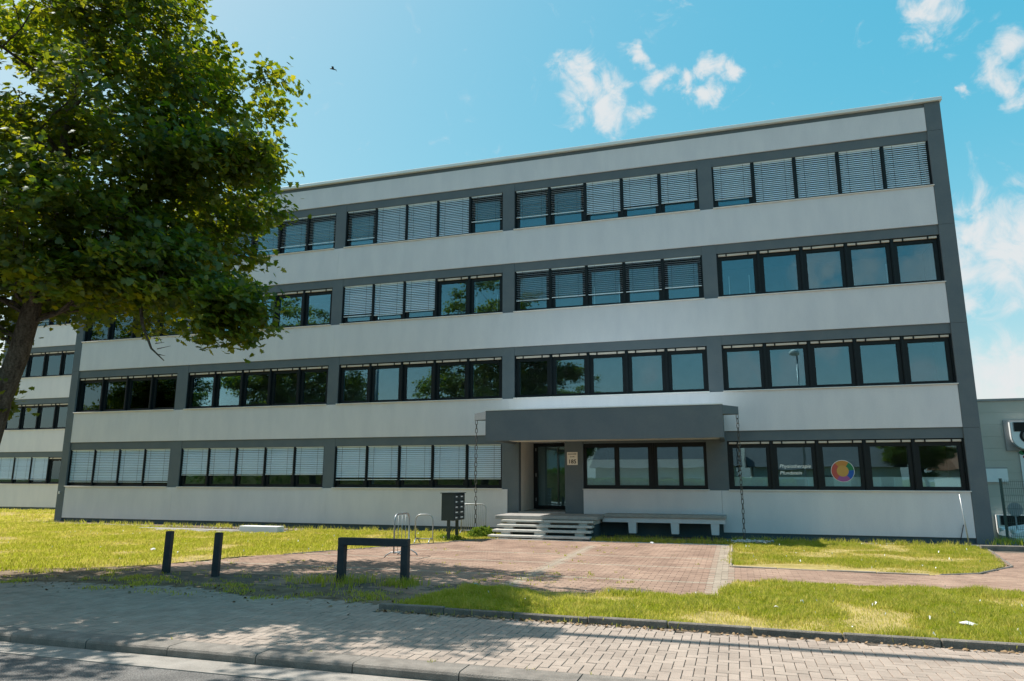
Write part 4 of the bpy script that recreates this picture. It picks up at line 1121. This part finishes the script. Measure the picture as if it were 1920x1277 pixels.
def maple(name, loc, label, seed, lobes, trunk, n_bough, leaves_per, group, leaf=0.17):
    rng = np.random.default_rng(seed); rr = random.Random(seed)
    root = empty(name, loc, label, 'tree', group)
    L0 = np.array(loc)
    tp = [Vector(p)-Vector(loc) for p, r in trunk]; trd = [r for p, r in trunk]
    tm = MB(); 
    # smooth trunk
    tm.tube(tp, trd, 12)
    wts = np.array([l[1][0]*l[1][1]*l[1][2] for l in lobes])**0.75; wts /= wts.sum()
    nodes = []      # limb attachment points along the trunk
    for i in range(len(tp)-1):
        for s in range(6):
            t = s/6; nodes.append((tp[i].lerp(tp[i+1], t), trd[i]*(1-t)+trd[i+1]*t))
    pos, nor = [], []
    branches = MB(); twigs = MB()
    limb_pts = []
    which = [i for i in range(len(lobes)) for _ in range(6)]
    which += list(rng.choice(len(lobes), size=max(0, n_bough-len(which)), p=wts))
    for k in range(n_bough):
        l = lobes[which[k]]
        v = rng.normal(0,1,3); v /= np.linalg.norm(v)
        r = (rng.random()**0.36)
        c = np.array(l[0])+v*np.array(l[1])*r - L0
        limb_pts.append((c, r))
    limb_pts.sort(key=lambda q: np.linalg.norm(q[0]-np.array(tp[-1])*0.6))
    grown = [(n_[0], n_[1]*0.55) for n_ in nodes if n_[0].z > 3.2]
    for c, r in limb_pts:
        cv = Vector(c)
        best = min(grown, key=lambda q: (q[0]-cv).length + (1.6*max(0, q[0].z-cv.z+0.4)) + 0.10/max(q[1],0.01)*0.12)
        p0, r0 = best
        d = cv-p0; Ln = d.length
        rb = min(r0*0.72, 0.012+0.016*Ln+0.01)
        mid1 = p0.lerp(cv, 0.35)+Vector((rr.gauss(0,0.07),rr.gauss(0,0.07),0.05*Ln+rr.gauss(0,0.05)))*min(1,Ln)
        mid2 = p0.lerp(cv, 0.7)+Vector((rr.gauss(0,0.07),rr.gauss(0,0.07),0.07*Ln+rr.gauss(0,0.05)))*min(1,Ln)
        rad = [rb, rb*0.8, rb*0.6, max(0.008, rb*0.38)]
        branches.tube([p0, mid1, mid2, cv], rad, 6 if rb > 0.03 else 4, cap=False)
        for q, rq in ((mid1,rad[1]),(mid2,rad[2]),(cv,rad[3])): grown.append((q, rq))
        # leaf spray around the bough end: flat, drooping outwards
        outw = np.array([cv.x-tp[-1].x, cv.y-tp[-1].y, 0]); ol = np.linalg.norm(outw)+1e-6; outw /= ol
        nt_ = 11
        for t in range(nt_):
            a = rng.random()*2*np.pi; rad_ = 0.60*math.sqrt(rng.random())
            e = c+np.array([math.cos(a)*rad_, math.sin(a)*rad_, rng.normal(0,0.17)-0.16*rad_**2])+outw*0.15
            if t < 4:
                twigs.tube([cv, cv.lerp(Vector(e),0.5)+Vector((0,0,0.05)), Vector(e)], [0.009,0.006,0.003], 3, cap=False)
            m = max(3, int(leaves_per*rng.uniform(0.6,1.4)))
            pp = e+rng.normal(0,1,(m,3))*np.array([0.17,0.17,0.10])
            pos.append(pp)
            nn = rng.normal(0,0.55,(m,3)); nn[:,2] += 0.85; nn[:,:2] += outw[:2]*0.5
            nor.append(nn)
    tm.v += []; 
    tm.build('trunk', MT['bark'], root, smooth=True)
    branches.build('limbs', MT['bark'], root, smooth=True)['kind'] = 'stuff'
    o = twigs.build('twigs', MT['bark'], root); o['kind'] = 'stuff'
    pos = np.concatenate(pos); nor = np.concatenate(nor)
    size = leaf*rng.uniform(0.65,1.2,len(pos))
    V, T = leaf_cloud(pos, nor, size, rng)
    tone = np.repeat(np.clip(rng.beta(0.9,1.9,len(pos)),0,1), len(LV))
    c = tri_mesh('crown', V, T, MT['leaf'], tone, root); c['kind'] = 'stuff'
    return root

TY = -14.2
trunk = [((-6.25,TY,-0.1),0.30),((-6.08,TY,0.6),0.235),((-5.75,TY,2.4),0.205),((-5.52,TY,3.4),0.19),((-5.26,TY,4.15),0.185),((-5.06,TY,5.1),0.17),((-4.97,TY+0.05,6.4),0.15),((-4.85,TY+0.1,7.7),0.13),((-4.75,TY,9.2),0.11),((-4.6,TY,11.0),0.07)]
lobes = [((-4.8,TY+0.7,9.6),(3.5,4.4,4.2)), ((-3.3,TY+0.5,8.8),(1.7,3.2,2.1)), ((-2.0,TY+0.3,7.6),(1.2,1.9,0.85)), ((-3.0,TY+0.3,6.3),(1.7,2.8,0.8)), ((-2.7,TY-0.1,10.7),(0.8,2.0,1.2)),
         ((-4.5,TY+0.5,6.3),(2.8,3.8,1.2)), ((-1.5,TY-0.1,5.2),(0.9,0.7,0.22)), ((-0.5,TY-0.1,4.65),(0.28,0.35,0.34)), ((-7.0,TY,7.4),(2.2,3.0,1.9)), ((-2.9,TY-0.6,5.4),(0.9,0.9,0.3)), ((-4.6,TY-0.3,5.45),(1.7,1.8,0.3)),((-2.6,TY-0.3,5.35),(1.2,1.0,0.25)),((-2.0,TY-0.2,5.6),(0.8,1.0,0.3)), ((-6.1,TY-0.2,4.9),(0.7,0.6,0.35)),((-6.0,TY-0.1,3.6),(0.5,0.4,0.25)),((-0.75,TY,7.8),(0.45,0.5,0.2))]
tree = maple('maple_tree', (-6.2,TY,0), 'tall leafy maple with leaning trunk growing at the street edge beside the lawn', 4, lobes, trunk, 320, 20, 'street maples', 0.135)
# bare dead branch hanging below the crown
db = MB().tube([(-2.4,TY-0.2,5.7),(-2.15,TY-0.3,5.1),(-1.95,TY-0.35,4.5),(-1.7,TY-0.35,4.05),(-1.4,TY-0.35,3.82)], [0.04,0.035,0.026,0.018,0.008], 6)
for q in range(7):
    t = 0.45+0.08*q; x = -2.1+0.6*t; z = 5.1-1.25*t
    db.tube([(x,TY-0.33,z),(x+0.14+0.05*(q%3),TY-0.33+0.05*(q%2),z-0.03+0.04*(q%3))],[0.010,0.003],4)
d_ = db.build('dead_branch', MT['bark'], tree); d_.location = -Vector(tree.location)
# second street maple, out of frame on the left, seen as shade and in the window panes
t2 = copy_tree(tree); t2.location = (-17.5,-15.6,0); t2.rotation_euler.z = 2.4
t2['label'] = 'second leafy street maple further along the kerb, away from the entrance'
t5 = copy_tree(tree); t5.location = (-30.5,-15.4,0); t5.rotation_euler.z = 0.9
t5['label'] = 'third leafy street maple along the kerb, farthest from the entrance'
t3 = copy_tree(tree); t3.location = (-6,-38,0); t3.rotation_euler.z = 1.2; t3.scale = (0.9,0.9,0.8)
t3['label'] = 'leafy maple across the road between the two houses'; t3['group'] = 'maples across the road'
t4 = copy_tree(tree); t4.location = (24,-44,0); t4.rotation_euler.z = 4.0; t4.scale = (0.8,0.8,0.62)
t4['label'] = 'leafy maple across the road beyond the street lamp'; t4['group'] = 'maples across the road'

# low weed shrub left of the steps
def shrub(loc, rad, n, label, seed, leaf):
    rng = np.random.default_rng(seed)
    r = empty('weed_shrub', loc, label, 'shrub')
    v = rng.normal(0,1,(n,3)); v /= np.linalg.norm(v,axis=1,keepdims=True)
    p = v*np.array(rad)*(rng.random((n,1))**0.4); p[:,2] = np.abs(p[:,2])
    nn = v+rng.normal(0,0.5,(n,3)); nn[:,2] += 0.6
    V, T = leaf_cloud(p, nn, leaf*rng.uniform(0.6,1.3,n), rng)
    c = tri_mesh('foliage', V, T, MT['weed'], np.repeat(rng.random(n), len(LV)), r); c['kind'] = 'stuff'
    st_ = MB()
    for _ in range(14):
        e = p[rng.integers(n)]; st_.tube([(e[0]*0.2,e[1]*0.2,-0.02),(e[0]*0.6,e[1]*0.6,e[2]*0.6),tuple(e)],[0.008,0.005,0.003],4,cap=False)
    st_.build('stems', MT['bark'], r)
shrub((0.10,-2.35,0), (0.50,0.42,0.36), 900, 'low green weed shrub beside the left end of the steps', 31, 0.07)
shrub((-0.5,-3.55,0), (0.5,0.45,0.16), 420, 'low clump of weeds round the feet of the mailbox bank', 32, 0.06)

# ------------------------------------------------------------------ across the road (seen mirrored in the window panes)
def hedge(x0, x1, y0, y1, h, label, seed, n):
    rng = np.random.default_rng(seed)
    r = empty('hedge', ((x0+x1)/2,(y0+y1)/2,0), label, 'hedge')
    x = rng.uniform(x0,x1,n)-(x0+x1)/2; y = rng.uniform(y0,y1,n)-(y0+y1)/2
    z = h*(1-rng.random(n)**2)*(0.85+0.25*fbm(x*0.8,y+seed))
    p = np.stack([x,y,z],1); nn = rng.normal(0,0.8,(n,3)); nn[:,2] += 0.5; nn[:,1] += np.sign(y)*0.6
    V, T = leaf_cloud(p, nn, 0.22*rng.uniform(0.7,1.3,n), rng)
    c = tri_mesh('foliage', V, T, MT['weed'], np.repeat(rng.random(n)*0.6, len(LV)), r); c['kind'] = 'stuff'
    MB().box((x0-x1)/2+0.2,(x1-x0)/2-0.2,(y0-y1)/2+0.25,(y1-y0)/2-0.25,-0.2,h*0.8).build('inner_growth', MT['soil'], r)
hedge(-3, 12, -30.6, -29.4, 1.8, 'clipped green hedge across the road in front of the white low house', 41, 6000)
hedge(-60, -4.5, -30.9, -29.3, 2.7, 'long tall green hedge across the road', 42, 16000)
def house(x, y, w, d, h, rh, wall, roof, label):
    t = empty('house', (x,y,-0.2), label, 'house', 'houses across the road')
    MB().box(-w/2,w/2,-d,0,0,h).build('wall', wall, t)
    e = 0.5
    MB().add([(-w/2-e,-d-e,h),(w/2+e,-d-e,h),(w/2+e,e,h),(-w/2-e,e,h),(-w/2-e,-d/2,h+rh),(w/2+e,-d/2,h+rh)],[(3,2,5,4),(1,0,4,5),(0,3,4),(2,1,5),(3,0,1,2)]).build('roof', roof, t, (0,0,0.01))
    n = int(w/2.2)
    for i in range(n):
        xx = -w/2+w*(i+0.5)/n
        if i == n//2:
            MB().box(xx-0.5,xx+0.5,0.002,0.06,0.1,2.2).build('door', MT['frame'], t); continue
        wv = MB().box(xx-0.6,xx+0.6,0.002,0.05,1.0,2.2).build('window', MT['white'], t)
        MB().box(xx-0.5,xx+0.5,0.051,0.06,1.1,2.1).build('pane', MT['carglass'], wv)
        if h > 4.2:
            wv = MB().box(xx-0.6,xx+0.6,0.002,0.05,3.5,4.7).build('window', MT['white'], t)
            MB().box(xx-0.5,xx+0.5,0.051,0.06,3.6,4.6).build('pane', MT['carglass'], wv)
    MB().box(w*0.2,w*0.2+0.6,-d/2-0.3,-d/2+0.3,h+rh*0.5,h+rh+0.6).build('chimney', MT['housewall2'], t)
house(2,-42,13,9,3.0,2.4,MT['housewall'],MT['rooftile2'],'white low house with slate roof behind the hedge across the road')
house(16,-46,12,9,3.0,2.6,MT['housewall'],MT['rooftile2'],'pale house with slate roof beyond the street lamp across the road')
house(36,-50,16,10,3.0,2.2,MT['housewall'],MT['rooftile'],'white house with red tile roof at the far end across the road')
house(-18,-46,14,9,5.2,2.4,MT['housewall'],MT['rooftile'],'two-storey white house with red roof across the road')
lp = empty('street_lamp', (12.35,-27.0,0), 'tall slim street lamp with round head across the road', 'lamp')
MB().tube([(0,0,-0.2),(0,0,6),(0,0,10.2)], [0.09,0.075,0.055], 10).build('post', MT['steel'], lp, smooth=True)
MB().tube([(-0.45,0,10.25),(-0.40,0,10.33),(-0.2,0,10.42),(0.05,0,10.38),(0.15,0,10.25)], [0.05,0.19,0.27,0.22,0.06], 12).build('lamp_head', MT['lamp'], lp, smooth=True)
